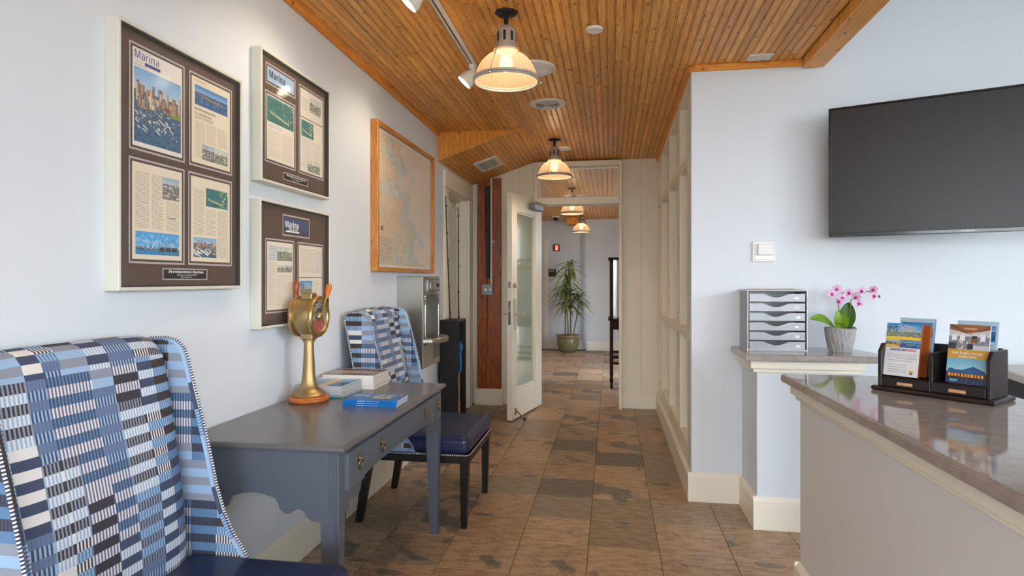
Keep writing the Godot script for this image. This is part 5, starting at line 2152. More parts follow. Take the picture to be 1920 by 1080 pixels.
func ceiling_fittings() -> void:
	# track with two heads that aim at the left wall
	var t := thing("track_rail", "white ceiling track running beside the nearest pendant lamp", "track light", Vector3(-0.788, cy(-2.7), -2.7))
	var s := S.new()
	s.side([Vector2(0.75, cy(-1.95) - cy(-2.7)), Vector2(0.75, cy(-1.95) - cy(-2.7) - 0.02), Vector2(-0.83, cy(-3.53) - cy(-2.7) - 0.02), Vector2(-0.83, cy(-3.53) - cy(-2.7))], -0.018, 0.018, 0.002)
	part("rail", s, M.white_paint, t)
	s = S.new()
	s.side([Vector2(0.74, cy(-1.96) - cy(-2.7) - 0.0195), Vector2(0.74, cy(-1.96) - cy(-2.7) - 0.021), Vector2(-0.82, cy(-3.52) - cy(-2.7) - 0.021), Vector2(-0.82, cy(-3.52) - cy(-2.7) - 0.0195)], -0.004, 0.004)
	part("contact_slot", s, M.antique, t)
	for e in [[-3.50, "bell-shaped white track lamp at the rail's far end, beside the nearest pendant"], [-2.49, "bell-shaped white track lamp at the picture's top edge"]]:
		var z: float = e[0]
		var h := thing("track_lamp", e[1], "lamp", Vector3(-0.788, cy(z) - 0.02, z), 0.0, "white track lamps")
		s = S.new()
		s.box(Vector3(0, -0.012, 0), Vector3(0.03, 0.024, 0.07), 0.004)
		s.box(Vector3(0, -0.035, 0.0), Vector3(0.022, 0.03, 0.03), 0.004)
		part("mount", s, M.white_paint, h)
		var dir := Vector3(-0.66, -0.72, 0.12).normalized()
		var q := Quaternion(Vector3.DOWN, dir)
		s = S.new()
		s.x = Transform3D(Basis(q), Vector3(0.0, -0.045, 0))
		s.lathe([Vector2(0.047, -0.074), Vector2(0.049, -0.07), Vector2(0.047, -0.052), Vector2(0.038, -0.02), Vector2(0.028, 0.0), Vector2(0.016, 0.010), Vector2(0, 0.012)], 28)
		s.lathe([Vector2(0.024, -0.008), Vector2(0.041, -0.04), Vector2(0.045, -0.074)], 28)
		part("lamp_shade", s, M.white_paint, h)
		s = S.new()
		s.x = Transform3D(Basis(q), Vector3(0.0, -0.045, 0))
		s.lathe([Vector2(0, -0.060), Vector2(0.038, -0.060), Vector2(0.042, -0.054), Vector2(0, -0.053)], 24)
		part("lamp_face", s, M.spot_lamp, h)
		var l := SpotLight3D.new()
		l.name = "track_light"
		l.transform = Transform3D(Basis(Quaternion(Vector3.FORWARD, dir)), Vector3(0, -0.045, 0) + dir * 0.068)
		l.light_color = c8(255, 232, 200)
		l.light_energy = 0.16 * LAMP
		l.light_size = 0.035
		l.spot_angle = 48.0
		l.spot_angle_attenuation = 0.9
		l.spot_range = 12.0
		l.spot_attenuation = 2.0
		l.shadow_enabled = true
		h.add_child(l)
	var disc := [[-0.455, -3.65, 0.135, "round flat white speaker cover behind the nearest pendant", "speaker_cover"], [-0.08, -3.143, 0.042, "small round white cover right of the nearest pendant", "cover_disc"], [-0.43, -5.80, 0.075, "round white cover behind the second pendant", "speaker_cover"]]
	for e in disc:
		var d := thing(e[4], e[3], "ceiling cover", Vector3(e[0], cy(e[1]) + 0.002, e[1]))
		part("cover_plate", lathed([Vector2(0, -0.010), Vector2(e[2] * 0.96, -0.010), Vector2(e[2], -0.006), Vector2(e[2], 0.0)], 40), M.white_plastic, d)
		part("cover_rim", lathed([Vector2(e[2] * 0.9, -0.0102), Vector2(e[2] * 0.9, -0.0125), Vector2(e[2] * 0.95, -0.0125), Vector2(e[2] * 0.96, -0.0101)], 40), M.white_paint, d)
	diffuser(Vector3(-0.44, cy(-4.375) + 0.002, -4.375), "round white air diffuser with concentric rings between the two near pendants")
	diffuser(Vector3(-0.52, 2.475, -8.6), "round white air diffuser on the next room's ceiling, seen through the transom")
	var d2 := thing("ceiling_camera", "small white ceiling camera in the next room", "camera", Vector3(-0.96, 2.429, -10.9))
	part("camera_base", lathed([Vector2(0, -0.03), Vector2(0.06, -0.03), Vector2(0.07, 0.0)], 20), M.white_plastic, d2)
	s = S.new()
	s.ball(Vector3(0, -0.045, 0), Vector3(0.045, 0.04, 0.045), 16, 8)
	part("camera_dome", s, M.black_gloss, d2)
	# slotted vent by the television wall
	var v := thing("ceiling_vent", "small white rectangular vent by the beam at the television wall", "vent", Vector3(0.83, cy(-3.66), -3.66))
	s = S.new()
	s.box(Vector3(0, -0.004, 0), Vector3(0.13, 0.010, 0.085), 0.002)
	part("vent_frame", s, M.white_paint, v)
	for k in 5:
		s = S.new()
		s.x = Transform3D(Basis(Vector3.RIGHT, 0.5), Vector3(0, -0.011, -0.028 + 0.014 * k))
		s.box(Vector3(), Vector3(0.105, 0.0025, 0.010))
		part("slat", s, M.white_plastic, v)
	# larger vent in the sloping soffit
	var slope := Vector2(0.69, cy(-5.7) - 2.30).normalized()
	var w := thing("soffit_vent", "white rectangular air vent with dark slots in the sloping soffit", "vent")
	w.transform = Transform3D(Basis(Vector3(slope.x, slope.y, 0), Vector3(-slope.y, slope.x, 0), Vector3(0, 0, 1)), Vector3(WX, 2.30, 0) + Vector3(slope.x, slope.y, 0) * 0.315 + Vector3(0, 0, -5.755))
	s = S.new()
	for e in [-1, 1]:
		s.box(Vector3(e * 0.098, -0.005, 0), Vector3(0.028, 0.012, 0.42), 0.002)
		s.box(Vector3(0, -0.005, e * 0.185), Vector3(0.17, 0.012, 0.05), 0.002)
	part("vent_frame", s, M.white_paint, w)
	part("vent_well", bx(Vector3(0, -0.002, 0), Vector3(0.17, 0.002, 0.33)), M.black, w)
	for k in 9:
		s = S.new()
		s.x.origin = Vector3(-0.076 + 0.019 * k, -0.008, 0)
		s.box(Vector3(), Vector3(0.0075, 0.010, 0.32), 0.001)
		part("slat", s, M.white_plastic, w)

func diffuser(at: Vector3, label: String) -> void:
	var d := thing("air_diffuser", label, "vent", at)
	part("outer_ring", lathed([Vector2(0.085, 0.0), Vector2(0.085, -0.012), Vector2(0.118, -0.012), Vector2(0.130, -0.005), Vector2(0.130, 0.0)], 40), M.white_paint, d)
	part("well", lathed([Vector2(0, -0.0035), Vector2(0.085, -0.0035)], 32), M.black, d)
	for k in 3:
		var r := 0.082 - 0.023 * k
		var dy := -0.006 - 0.005 * k
		part("cone_ring", lathed([Vector2(r - 0.013, dy + 0.0), Vector2(r, dy - 0.016), Vector2(r + 0.001, dy - 0.014), Vector2(r - 0.011, dy + 0.002), Vector2(r - 0.013, dy + 0.0)], 36), M.white_paint, d)
	part("centre_cap", lathed([Vector2(0, -0.030), Vector2(0.007, -0.028), Vector2(0.008, -0.005)], 16), M.white_paint, d)

# ---------------------------------------------------------------- on the desk
func ship_telegraph() -> void:
	var t := thing("engine_telegraph", "brass ship's engine telegraph on a round wooden base, standing on the desk", "telegraph", Vector3(-1.315, 0.765, -2.555))
	part("wooden_base", lathed([Vector2(0, 0), Vector2(0.080, 0), Vector2(0.086, 0.006), Vector2(0.087, 0.014), Vector2(0.082, 0.023), Vector2(0.074, 0.027), Vector2(0, 0.027)], 48), M.mahogany, t)
	part("pedestal", lathed([Vector2(0, 0.027), Vector2(0.071, 0.027), Vector2(0.073, 0.031), Vector2(0.070, 0.036), Vector2(0.061, 0.041), Vector2(0.050, 0.049), Vector2(0.041, 0.060), Vector2(0.034, 0.076), Vector2(0.030, 0.096), Vector2(0.0265, 0.13), Vector2(0.0235, 0.19), Vector2(0.0205, 0.262), Vector2(0.027, 0.264), Vector2(0.027, 0.270), Vector2(0.023, 0.272), Vector2(0.023, 0.278), Vector2(0, 0.278)], 40), M.brass, t)
	var s := S.new()
	s.rbox(Vector3(0, 0.292, 0), Vector3(0.058, 0.036, 0.052), 0.005, 2)
	part("neck_block", s, M.brass, t)
	var c := 0.375
	part("drum", lathed_out([Vector2(0, -0.045), Vector2(0.080, -0.045), Vector2(0.082, -0.04), Vector2(0.082, 0.04), Vector2(0.080, 0.045), Vector2(0, 0.045)], Vector3(0, c, 0), 56), M.brass, t)
	s = S.new()
	s.rbox(Vector3(0, c + 0.088, 0), Vector3(0.052, 0.03, 0.05), 0.006, 2)
	part("top_block", s, M.brass, t)
	for e in [-1, 1]:
		s = S.new()
		s.x = Transform3D(Basis(Vector3(0, 0, 1), -PI / 2 * e), Vector3(0, c, 0))
		s.lathe([Vector2(0.080, 0.036), Vector2(0.089, 0.038), Vector2(0.0905, 0.044), Vector2(0.0905, 0.051), Vector2(0.086, 0.056), Vector2(0.074, 0.056), Vector2(0.070, 0.052), Vector2(0.070, 0.045)], 56)
		part("rim", s, M.brass_bright, t)
		var d := S.new()
		for k in 40:
			var a0 := TAU * k / 40
			var a1 := TAU * (k + 1) / 40
			var px: float = 0.0475 * e
			var p0 := Vector3(px, c, 0)
			var p1 := Vector3(px, c + 0.071 * cos(a0), -0.071 * sin(a0) * e)
			var p2 := Vector3(px, c + 0.071 * cos(a1), -0.071 * sin(a1) * e)
			var nn := Vector3(e, 0, 0)
			d.tri(p0, p2, p1, nn, nn, nn, Vector2(0.5, 0.5), Vector2(0.5 + 0.5 * sin(a1), 0.5 - 0.5 * cos(a1)), Vector2(0.5 + 0.5 * sin(a0), 0.5 - 0.5 * cos(a0)))
		part("dial", d, M.dial if M.has("dial") else textured("dial", dial_image(), 0.35), t)
		s = S.new()
		s.x = Transform3D(Basis(Vector3(0, 0, 1), -PI / 2 * e), Vector3(0, c, 0))
		s.lathe([Vector2(0.017, 0.048), Vector2(0.017, 0.054), Vector2(0.011, 0.060), Vector2(0, 0.062)], 20)
		part("hub", s, M.brass_bright, t)
		# lever: brass arm over the rim, then a turned grip
		var tl := 0.46 if e > 0 else 0.08
		var up := Vector3(0, cos(tl), -sin(tl))
		var o := Vector3(0.060 * e, c, 0)
		s = S.new()
		s.tube([o, o + up * 0.075, o + up * 0.094 + Vector3(0.004 * e, 0, 0)], [0.008, 0.0055, 0.0055], 10)
		var lv := part("lever", s, M.brass_bright, t)
		s = S.new()
		var q := Quaternion(Vector3.UP, up)
		s.x = Transform3D(Basis(q), o + up * 0.092 + Vector3(0.004 * e, 0, 0))
		s.lathe([Vector2(0, 0), Vector2(0.007, 0.0), Vector2(0.008, 0.010), Vector2(0.0125, 0.024), Vector2(0.0135, 0.046), Vector2(0.012, 0.060), Vector2(0.006, 0.066), Vector2(0, 0.067)], 20)
		part("grip", s, M.handle_wood if e > 0 else M.handle_red, lv)
	s = S.new()
	s.tube([Vector3(-0.078, c - 0.066, 0.02), Vector3(0.078, c - 0.066, 0.02)], 0.003, 8)
	part("cross_pin", s, M.brass, t)

func dial_image() -> Image:
	var w := 192
	var im := page(w, w, c8(40, 44, 44))
	for y in w:
		for x in w:
			var p := Vector2(x - w / 2.0 + 0.5, y - w / 2.0 + 0.5) / (w / 2.0)
			var r := p.length()
			var a := atan2(p.x, -p.y)
			var c := c8(58, 62, 60)
			if r > 0.93:
				c = c8(206, 200, 182)
			elif r > 0.34:
				var seg := a / TAU * 10.0 + 20.0
				if absf(seg - round(seg)) < 0.04:
					c = c8(190, 186, 170)
				elif absf(a) > 2.0:
					c = c8(150, 60, 58)
					if absf(fmod(r * 9.0, 1.0) - 0.5) < 0.14 and absf(seg - floor(seg) - 0.5) < 0.34:
						c = c8(184, 104, 98)
				elif (absf(r - 0.78) < 0.06 or absf(r - 0.60) < 0.05) and fmod(absf(a) * 40.0, 3.0) > 1.0 and absf(seg - floor(seg) - 0.5) < 0.36:
					c = c8(214, 210, 198)
			else:
				c = c8(120, 100, 56)
			im.set_pixel(x, y, c)
	return im

func ordinal(i: int, n: int) -> String:
	if i == n - 1:
		return "topmost"
	if i == 0:
		return "bottommost"
	return ["", "second lowest", "third lowest", "fourth lowest", "fifth lowest", "sixth lowest", "seventh lowest"][i]

func magazine(called: String, at: Vector3, w: float, d: float, h: float, turn: float, label: String, group: String, cover: Material, spine: Material) -> Node3D:
	# lies flat, spine towards +z
	var t := thing(called, label, "magazine", at, turn, group)
	part("page_block", bx(Vector3(0, h / 2, -0.001), Vector3(w - 0.004, h - 0.0016, d - 0.004)), M.page_edge, t)
	var s := S.new()
	s.box(Vector3(0, 0.0004, 0), Vector3(w, 0.0008, d))
	part("back_cover", s, spine, t)
	s = S.new()
	s.quv(Vector3(-w / 2, h, d / 2), Vector3(w / 2, h, d / 2), Vector3(w / 2, h, -d / 2), Vector3(-w / 2, h, -d / 2))
	s.q(Vector3(-w / 2, h - 0.0008, d / 2), Vector3(w / 2, h - 0.0008, d / 2), Vector3(w / 2, h, d / 2), Vector3(-w / 2, h, d / 2))
	s.q(Vector3(w / 2, h - 0.0008, d / 2), Vector3(w / 2, h - 0.0008, -d / 2), Vector3(w / 2, h, -d / 2), Vector3(w / 2, h, d / 2))
	part("front_cover", s, cover, t)
	part("spine", bx(Vector3(0, h / 2, d / 2 - 0.0005), Vector3(w, h, 0.001)), spine, t)
	return t

func magazines() -> void:
	var top := 0.765
	# white-spined stack with pale blue covers, beside the telegraph
	var im := page(160, 190, c8(150, 176, 206))
	photo(im, Rect2i(0, 40, 160, 150), "coast", 60)
	im.fill_rect(Rect2i(70, 20, 34, 170), c8(196, 164, 110))
	lines(im, Rect2i(6, 6, 140, 26), c8(232, 232, 236), 12, 7, 2)
	var blue := textured("cover_pale", im, 0.3)
	im = page(160, 190, c8(206, 208, 210))
	lines(im, Rect2i(0, 0, 160, 190), c8(120, 150, 190), 24, 12, 3)
	im.fill_rect(Rect2i(70, 0, 24, 190), c8(190, 160, 110))
	var spine := textured("spine_pale", im, 0.5)
	for i in 8:
		var l := "%s magazine of the thin pale blue stack beside the telegraph" % ordinal(i, 8)
		magazine("magazine", Vector3(-1.305 + rng.randf_range(-0.004, 0.004), top + 0.0068 * i, -2.752 + rng.randf_range(-0.004, 0.004)), 0.212, 0.225, 0.0066, rng.randf_range(-0.02, 0.02), l, "pale blue magazines beside the telegraph", blue, M.teal_cover if i == 0 else spine)
	# thick stack with brown cover
	im = page(160, 200, c8(62, 48, 44))
	im.fill_rect(Rect2i(0, 60, 160, 140), c8(160, 124, 98))
	photo(im, Rect2i(0, 90, 160, 110), "rock", 61)
	im.fill_rect(Rect2i(20, 70, 90, 30), c8(206, 164, 132))
	var brown := textured("cover_brown", im, 0.3)
	for i in 4:
		var l := "%s thick magazine of the brown-covered stack behind the pale blue stack" % ordinal(i, 4)
		var m := magazine("magazine", Vector3(-1.275 + rng.randf_range(-0.003, 0.003), top + 0.0172 * i, -2.985 + rng.randf_range(-0.003, 0.003)), 0.262, 0.222, 0.017, rng.randf_range(-0.015, 0.015), l, "thick brown-covered magazines on the desk", brown, M.white_paper)
		if i == 3:
			var s := S.new()
			s.text("BOSTON COMMON", Vector3(-0.125, 0.0174, -0.082), Vector3.RIGHT, Vector3(0, 0, -1), 0.024, 0.0, true, true, 0.0, 0.245)
			part("lettering", s, M.ink_white, m)
	# three blue guide books
	im = page(200, 128, c8(20, 110, 186))
	photo(im, Rect2i(84, 20, 80, 80), "city", 62)
	im.fill_rect(Rect2i(168, 14, 20, 20), c8(206, 70, 50))
	lines(im, Rect2i(8, 16, 64, 60), c8(190, 214, 236), 14, 6, 4)
	im.fill_rect(Rect2i(0, 112, 200, 16), c8(24, 122, 200))
	var bc := textured("cover_blue", im, 0.25)
	im = page(256, 16, c8(18, 112, 192))
	lines(im, Rect2i(68, 6, 40, 5), c8(240, 244, 250), 8, 4, 2)
	lines(im, Rect2i(112, 6, 60, 4), c8(180, 206, 234), 8, 3, 5)
	var bs := textured("spine_blue", im, 0.3)
	for i in 3:
		var l := "%s bright blue guide book of the three at the desk's front" % ["lowest", "middle", "topmost"][i]
		var b := magazine("guide_book", Vector3(-1.005 + 0.002 * i, top + 0.0097 * i, -2.555 + 0.001 * i), 0.238, 0.152, 0.0095, 0.01 * (i - 1), l, "blue guide books on the desk", bc, M.blue_cover)
		b.set_meta("category", "book")
		var sp := S.new()
		sp.quv(Vector3(-0.119, 0.0008, 0.0762), Vector3(0.119, 0.0008, 0.0762), Vector3(0.119, 0.0088, 0.0762), Vector3(-0.119, 0.0088, 0.0762))
		part("spine_print", sp, bs, b.get_node("spine"))
	var dot := S.new()
	dot.box(Vector3(), Vector3(0.001, 0.001, 0.001))

# ---------------------------------------------------------------- on the counters
func organizer() -> void:
	var w := 0.306
	var h := 0.327
	var d := 0.215
	var t := thing("drawer_organizer", "silver mesh desktop organizer with six scooped trays on the wall counter", "organizer", Vector3(0.894, 0.915, -3.655))
	var s := S.new()
	for e in [-1, 1]:
		s.box(Vector3(e * (w / 2 - 0.002), h / 2, 0), Vector3(0.004, h, d), 0.001)
	s.box(Vector3(0, h - 0.002, 0), Vector3(w - 0.008, 0.004, d), 0.001)
	s.box(Vector3(0, 0.003, 0), Vector3(w - 0.008, 0.005, d), 0.001)
	s.box(Vector3(0, h / 2, -d / 2 + 0.002), Vector3(w - 0.008, h - 0.01, 0.003))
	part("housing", s, M.mesh_grey, t)
	s = S.new()
	for e in [-1, 1]:
		for f in [-1, 1]:
			s.tube([Vector3(e * w / 2, 0, f * d / 2), Vector3(e * w / 2, h, f * d / 2)], 0.0032, 8)
		s.tube([Vector3(e * w / 2, h, -d / 2), Vector3(e * w / 2, h, d / 2)], 0.0032, 8)
		s.tube([Vector3(e * w / 2, 0.003, -d / 2), Vector3(e * w / 2, 0.003, d / 2)], 0.0032, 8)
	for y in [0.003, h]:
		s.tube([Vector3(-w / 2, y, d / 2), Vector3(w / 2, y, d / 2)], 0.0032, 8)
	part("wire_frame", s, M.wire_white, t)
	var pitch := (h - 0.014) / 6.0
	for k in 6:
		var y := 0.008 + pitch * k
		var tw := w - 0.020
		var fh := 0.040
		var edge := [Vector2(-tw / 2, fh), Vector2(-tw / 2 + 0.07, fh)]
		for i in range(1, 12):
			var u := float(i) / 12.0
			edge.append(Vector2(-tw / 2 + 0.07 + 0.135 * u, fh - 0.021 * pow(sin(PI * u), 1.3)))
		edge.append(Vector2(-tw / 2 + 0.205, fh))
		edge.append(Vector2(tw / 2, fh))
		var pl := PackedVector2Array([Vector2(tw / 2, 0), Vector2(-tw / 2, 0)])
		for p in edge:
			pl.append(p)
		s = S.new()
		s.x.origin = Vector3(0, y, 0)
		s.prism(pl, d / 2 - 0.003, d / 2 - 0.0005)
		s.box(Vector3(0, 0.002, -0.002), Vector3(tw, 0.002, d - 0.012))
		for e in [-1, 1]:
			s.box(Vector3(e * (tw / 2 - 0.001), 0.012, -0.002), Vector3(0.002, 0.022, d - 0.012))
		var tr := part("tray", s, M.mesh_grey, t)
		s = S.new()
		var pts := [Vector3(-tw / 2, y, d / 2)]
		for p in edge:
			pts.append(Vector3(p.x, y + p.y, d / 2))
		pts.append(Vector3(tw / 2, y, d / 2))
		pts.append(Vector3(-tw / 2, y, d / 2))
		s.tube(pts, 0.0018, 6)
		part("tray_edge", s, M.wire_white, tr)
		s = S.new()
		s.box(Vector3(tw / 2 - 0.036 - 0.004 * (k % 3), y + 0.018, d / 2 + 0.0012), Vector3(0.022, 0.013, 0.0015))
		part("tray_label", s, M.white_paper, tr)
	var p := thing("paper_sheet", "loose reddish printed sheets lying atop the mesh organizer", "paper", Vector3(0.90, 0.9155 + h + 0.003, -3.655), 0.06)
	s = S.new()
	s.sheet(10, 6, func(u, v): return Vector3((u - 0.5) * 0.27, 0.003 + 0.003 * sin(u * 5.0) * sin(v * 4.0), -(v - 0.5) * 0.19), func(u, v): return Vector2(u, 1.0 - v))
	var im := page(96, 64, c8(204, 150, 140))
	lines(im, Rect2i(6, 6, 84, 52), c8(232, 222, 214), 8, 4, 3)
	part("top_sheet", s, textured("flyer", im, 0.4), p)
	s = S.new()
	s.box(Vector3(-0.01, 0.0006, 0), Vector3(0.275, 0.0012, 0.195))
	part("under_sheet", s, M.white_paper, p)

func leaf_blade(base: Vector3, tip: Vector3, rise: Vector3, width: float, face: Vector3) -> S:
	# pointed leaf along an arc, with a slight fold along its midrib and real thickness
	var s := S.new()
	var along := (tip - base).normalized()
	var side := along.cross(face).normalized()
	var f := func(u: float, v: float) -> Vector3:
		var c := base.lerp(tip, v) + rise * sin(PI * v)
		var w := width * pow(sin(PI * clampf(0.06 + v * 0.92, 0, 1)), 0.62) * (1.0 if v < 0.96 else 0.5)
		var k := 2.0 * u - 1.0
		return c + side * (k * w / 2) + face * (absf(k) * width * 0.13)
	s.sheet(6, 12, f, func(u, v): return Vector2(u, v))
	s.sheet(6, 12, func(u, v): return f.call(u, v) - face * 0.0016, func(u, v): return Vector2(u, v), true)
	return s

func orchid() -> void:
	var o := Vector3(1.226, 0.915, -3.585)
	var t := thing("orchid_pot", "small pink orchid in a grey bark-textured pot on the wall counter", "plant", o)
	var s := S.new()
	var nz := noise(8, 1.0, 3)
	var body := func(u: float, v: float) -> Vector3:
		var an := TAU * u
		var r: float = lerpf(0.052, 0.078, pow(v, 0.75))
		var rg: float = nz.get_noise_3d(cos(an) * 9.0, v * 2.2, sin(an) * 9.0)
		r += 0.0045 * signf(rg) * pow(absf(rg), 0.5) * (1.0 if v < 0.97 else 0.3)
		return Vector3(r * cos(an), v * (0.128 + 0.006 * sin(an * 2.0 + 0.4)), -r * sin(an))
	s.sheet(120, 40, body, func(u, v): return Vector2(u, v))
	s.lathe([Vector2(0, 0.001), Vector2(0.052, 0.001)], 32)
	s.lathe([Vector2(0.078, 0.126), Vector2(0.070, 0.128), Vector2(0.066, 0.105)], 40)
	part("pot", s, M.pot_bark, t)
	part("soil", lathed([Vector2(0.068, 0.106), Vector2(0.03, 0.113), Vector2(0, 0.114)], 32), M.soil, t)
	var face := Vector3(-0.33, 0.1, 0.94).normalized()
	var lv := [[Vector3(-0.03, 0.115, 0.02), Vector3(-0.165, 0.172, 0.04), Vector3(0, 0.030, 0), 0.058, Vector3(-0.1, 0.75, 0.66)], [Vector3(0.0, 0.11, 0.03), Vector3(-0.022, 0.225, 0.045), Vector3(0, 0, 0.012), 0.072, face], [Vector3(0.025, 0.11, -0.01), Vector3(0.05, 0.262, -0.02), Vector3(0, 0, 0.01), 0.082, face], [Vector3(0.02, 0.112, 0.015), Vector3(-0.04, 0.15, 0.07), Vector3(0, 0.02, 0), 0.030, Vector3(0, 0.9, 0.4)]]
	for k in 4:
		var e = lv[k]
		part("leaf", leaf_blade(e[0], e[1], e[2], e[3], (e[4] as Vector3).normalized()), M.leaf_dark if k == 2 else M.leaf_green, t)
	s = S.new()
	s.tube([Vector3(-0.012, 0.11, 0.02), Vector3(-0.016, 0.20, 0.03), Vector3(-0.02, 0.27, 0.03), Vector3(0.0, 0.315, 0.035), Vector3(0.03, 0.322, 0.03)], 0.0028, 8)
	part("stem", s, M.stem_green, t)
	s = S.new()
	s.tube([Vector3(0.03, 0.11, 0.01), Vector3(0.048, 0.20, 0.0), Vector3(0.05, 0.27, 0.01), Vector3(0.07, 0.315, 0.02), Vector3(0.13, 0.325, 0.03), Vector3(0.178, 0.30, 0.035)], 0.0026, 8)
	part("stem", s, M.stem_green, t)
	var spots := [[-0.030, 0.338, 0.0], [-0.057, 0.312, 0.3], [-0.018, 0.272, -0.2], [-0.006, 0.292, 0.4], [0.031, 0.318, 0.0], [0.066, 0.294, -0.3], [0.078, 0.262, 0.2], [0.092, 0.328, 0.1], [0.152, 0.334, -0.2], [0.152, 0.302, 0.3]]
	for e in spots:
		var fl := Node3D.new()
		fl.name = numbered("flower", t)
		t.add_child(fl)
		fl.transform = Transform3D(Basis(Vector3.UP, -0.33 + e[2]) * Basis(Vector3(0, 0, 1), e[2]), Vector3(e[0], e[1], 0.04))
		s = S.new()
		for i in 5:
			var an := TAU * i / 5 + PI / 2
			var dr := Vector3(cos(an), sin(an), 0)
			var wd := 0.026 if i in [1, 4] else 0.018
			var lf := leaf_blade(dr * 0.002, dr * 0.0235, Vector3(0, 0, 0.003), wd, Vector3(0, 0, 1))
			s.v.append_array(lf.v)
			s.n.append_array(lf.n)
			s.t.append_array(lf.t)
		part("petal", s, M.petal, fl)
		s = S.new()
		s.ball(Vector3(0, -0.004, 0.006), Vector3(0.0075, 0.0085, 0.005), 10, 6)
		part("lip", s, M.petal_core, fl)
	s = S.new()
	s.ball(Vector3(0.182, 0.297, 0.036), Vector3(0.006, 0.008, 0.006), 8, 6)
	part("bud", s, M.stem_green, t)

func brochures() -> void:
	var o := Vector3(1.09, 0.915, -2.275)
	var turn := -0.8265
	var t := thing("brochure_holder", "dark espresso wooden brochure holder with two small drawers on the reception counter", "holder", o, turn)
	var s := S.new()
	s.slab([Vector2(-0.181, 0.085), Vector2(0.181, 0.085), Vector2(0.181, -0.085), Vector2(-0.181, -0.085)], 0.0, 0.016, 0.007, 3)
	part("base", s, M.espresso, t)
	for e in [[-1.0, 0.164], [1.0, 0.164], [0.0, 0.006]]:
		s = S.new()
		var hi := 0.163 if e[0] != 0.0 else 0.145
		var x0: float = e[0] * 0.160 - 0.006
		s.side([Vector2(0.068, 0.016), Vector2(0.068, 0.137 if e[0] != 0.0 else 0.135), Vector2(0.045, hi), Vector2(-0.068, hi), Vector2(-0.068, 0.016)], x0, x0 + 0.012, 0.0015)
		part("divider" if e[0] == 0.0 else "side_panel", s, M.espresso, t)
	part("back_panel", span(Vector3(-0.154, 0.016, -0.066), Vector3(0.154, 0.166, -0.056), 0.001), M.espresso, t)
	part("pocket_floor", span(Vector3(-0.154, 0.044, -0.056), Vector3(0.154, 0.05, 0.062)), M.espresso, t)
	for e in [[-0.081, -0.077], [0.081, 0.077]]:
		s = S.new()
		s.box(Vector3(e[0] * 0.95, 0.033, 0.064), Vector3(0.150, 0.032, 0.010), 0.0015)
		var dn := part("drawer", s, M.espresso, t)
		s = S.new()
		s.rbox(Vector3(e[1], 0.030, 0.0725), Vector3(0.048, 0.011, 0.008), 0.003, 2)
		part("drawer_pull", s, M.pale_wood, dn)
	# brochures stand in the pockets, each leaning back
	var im := page(160, 300, c8(228, 230, 232))
	photo(im, Rect2i(0, 0, 160, 78), "resort", 70)
	im.fill_rect(Rect2i(0, 76, 160, 18), c8(240, 206, 50))
	photo(im, Rect2i(0, 94, 70, 44), "boats", 71)
	photo(im, Rect2i(70, 94, 90, 44), "coast", 72)
	im.fill_rect(Rect2i(0, 124, 66, 12), c8(236, 190, 40))
	lines(im, Rect2i(12, 172, 136, 26), c8(150, 156, 164), 6, 2, 3)
	lines(im, Rect2i(60, 200, 90, 6), c8(110, 112, 124), 6, 2, 4)
	lines(im, Rect2i(20, 212, 110, 6), c8(90, 94, 110), 6, 2, 5)
	lines(im, Rect2i(24, 236, 84, 50), c8(130, 134, 150), 13, 3, 6)
	im.fill_rect(Rect2i(118, 264, 22, 7), c8(230, 180, 40))
	im.fill_rect(Rect2i(122, 272, 14, 14), c8(60, 60, 56))
	im.fill_rect(Rect2i(122, 276, 14, 4), c8(240, 206, 60))
	var b := brochure(o, turn, -0.100, 0.056, 0.112, 0.183, 0.012, textured("leaflet_fuel", im, 0.3), M.orange_edge, "white fuel leaflet with a yellow band in the holder's left pocket")
	var tx := S.new()
	tx.text("HARBOR", Vector3(-0.037, 0.0865, 0.0018), Vector3.RIGHT, Vector3.UP, 0.0085, 0.0, false, true, 0.0, 0.047)
	part("lettering", tx, M.ink_navy, b)
	tx = S.new()
	tx.text("FUELS", Vector3(0.0105, 0.0865, 0.0018), Vector3.RIGHT, Vector3.UP, 0.0085, 0.0, false, true, 0.0, 0.034)
	part("lettering", tx, M.ink_red, b)
	im = page(160, 270, c8(90, 160, 200))
	photo(im, Rect2i(0, 0, 160, 120), "room", 73)
	im.fill_rect(Rect2i(0, 114, 160, 44), c8(206, 158, 52))
	photo(im, Rect2i(0, 156, 160, 114), "dusk", 74)
	b = brochure(o, turn, 0.094, 0.056, 0.112, 0.190, 0.004, textured("leaflet_escape", im, 0.3), M.white_paper, "holiday leaflet with a room photo and gold band in the right pocket")
	tx = S.new()
	tx.text("Your Perfect Escape", Vector3(-0.002, 0.094, 0.0018), Vector3.RIGHT, Vector3.UP, 0.0075, 0.5, true, true, 0.0, 0.085)
	tx.text("Starts Here", Vector3(0.0, 0.083, 0.0018), Vector3.RIGHT, Vector3.UP, 0.0075, 0.5, true, true, 0.0, 0.050)
	part("lettering", tx, M.ink_white, b)
	# behind them
	im = page(100, 160, c8(178, 206, 222))
	photo(im, Rect2i(6, 12, 88, 40), "coast", 75)
	lines(im, Rect2i(10, 60, 80, 90), c8(120, 160, 190), 9, 4, 4)
	var sea := textured("leaflet_sea", im, 0.25)
	brochure(o, turn, -0.094, 0.014, 0.118, 0.178, 0.010, M.orange_edge, M.orange_edge, "rust-brown leaflet standing behind the white fuel leaflet")
	brochure(o, turn, -0.086, -0.006, 0.112, 0.200, 0.006, sea, M.blue_cover, "pale blue sea leaflet at the back of the left pocket")
	brochure(o, turn, 0.094, -0.004, 0.114, 0.200, 0.006, sea, M.wire_white, "pale blue leaflet behind the holiday leaflet in the right pocket")

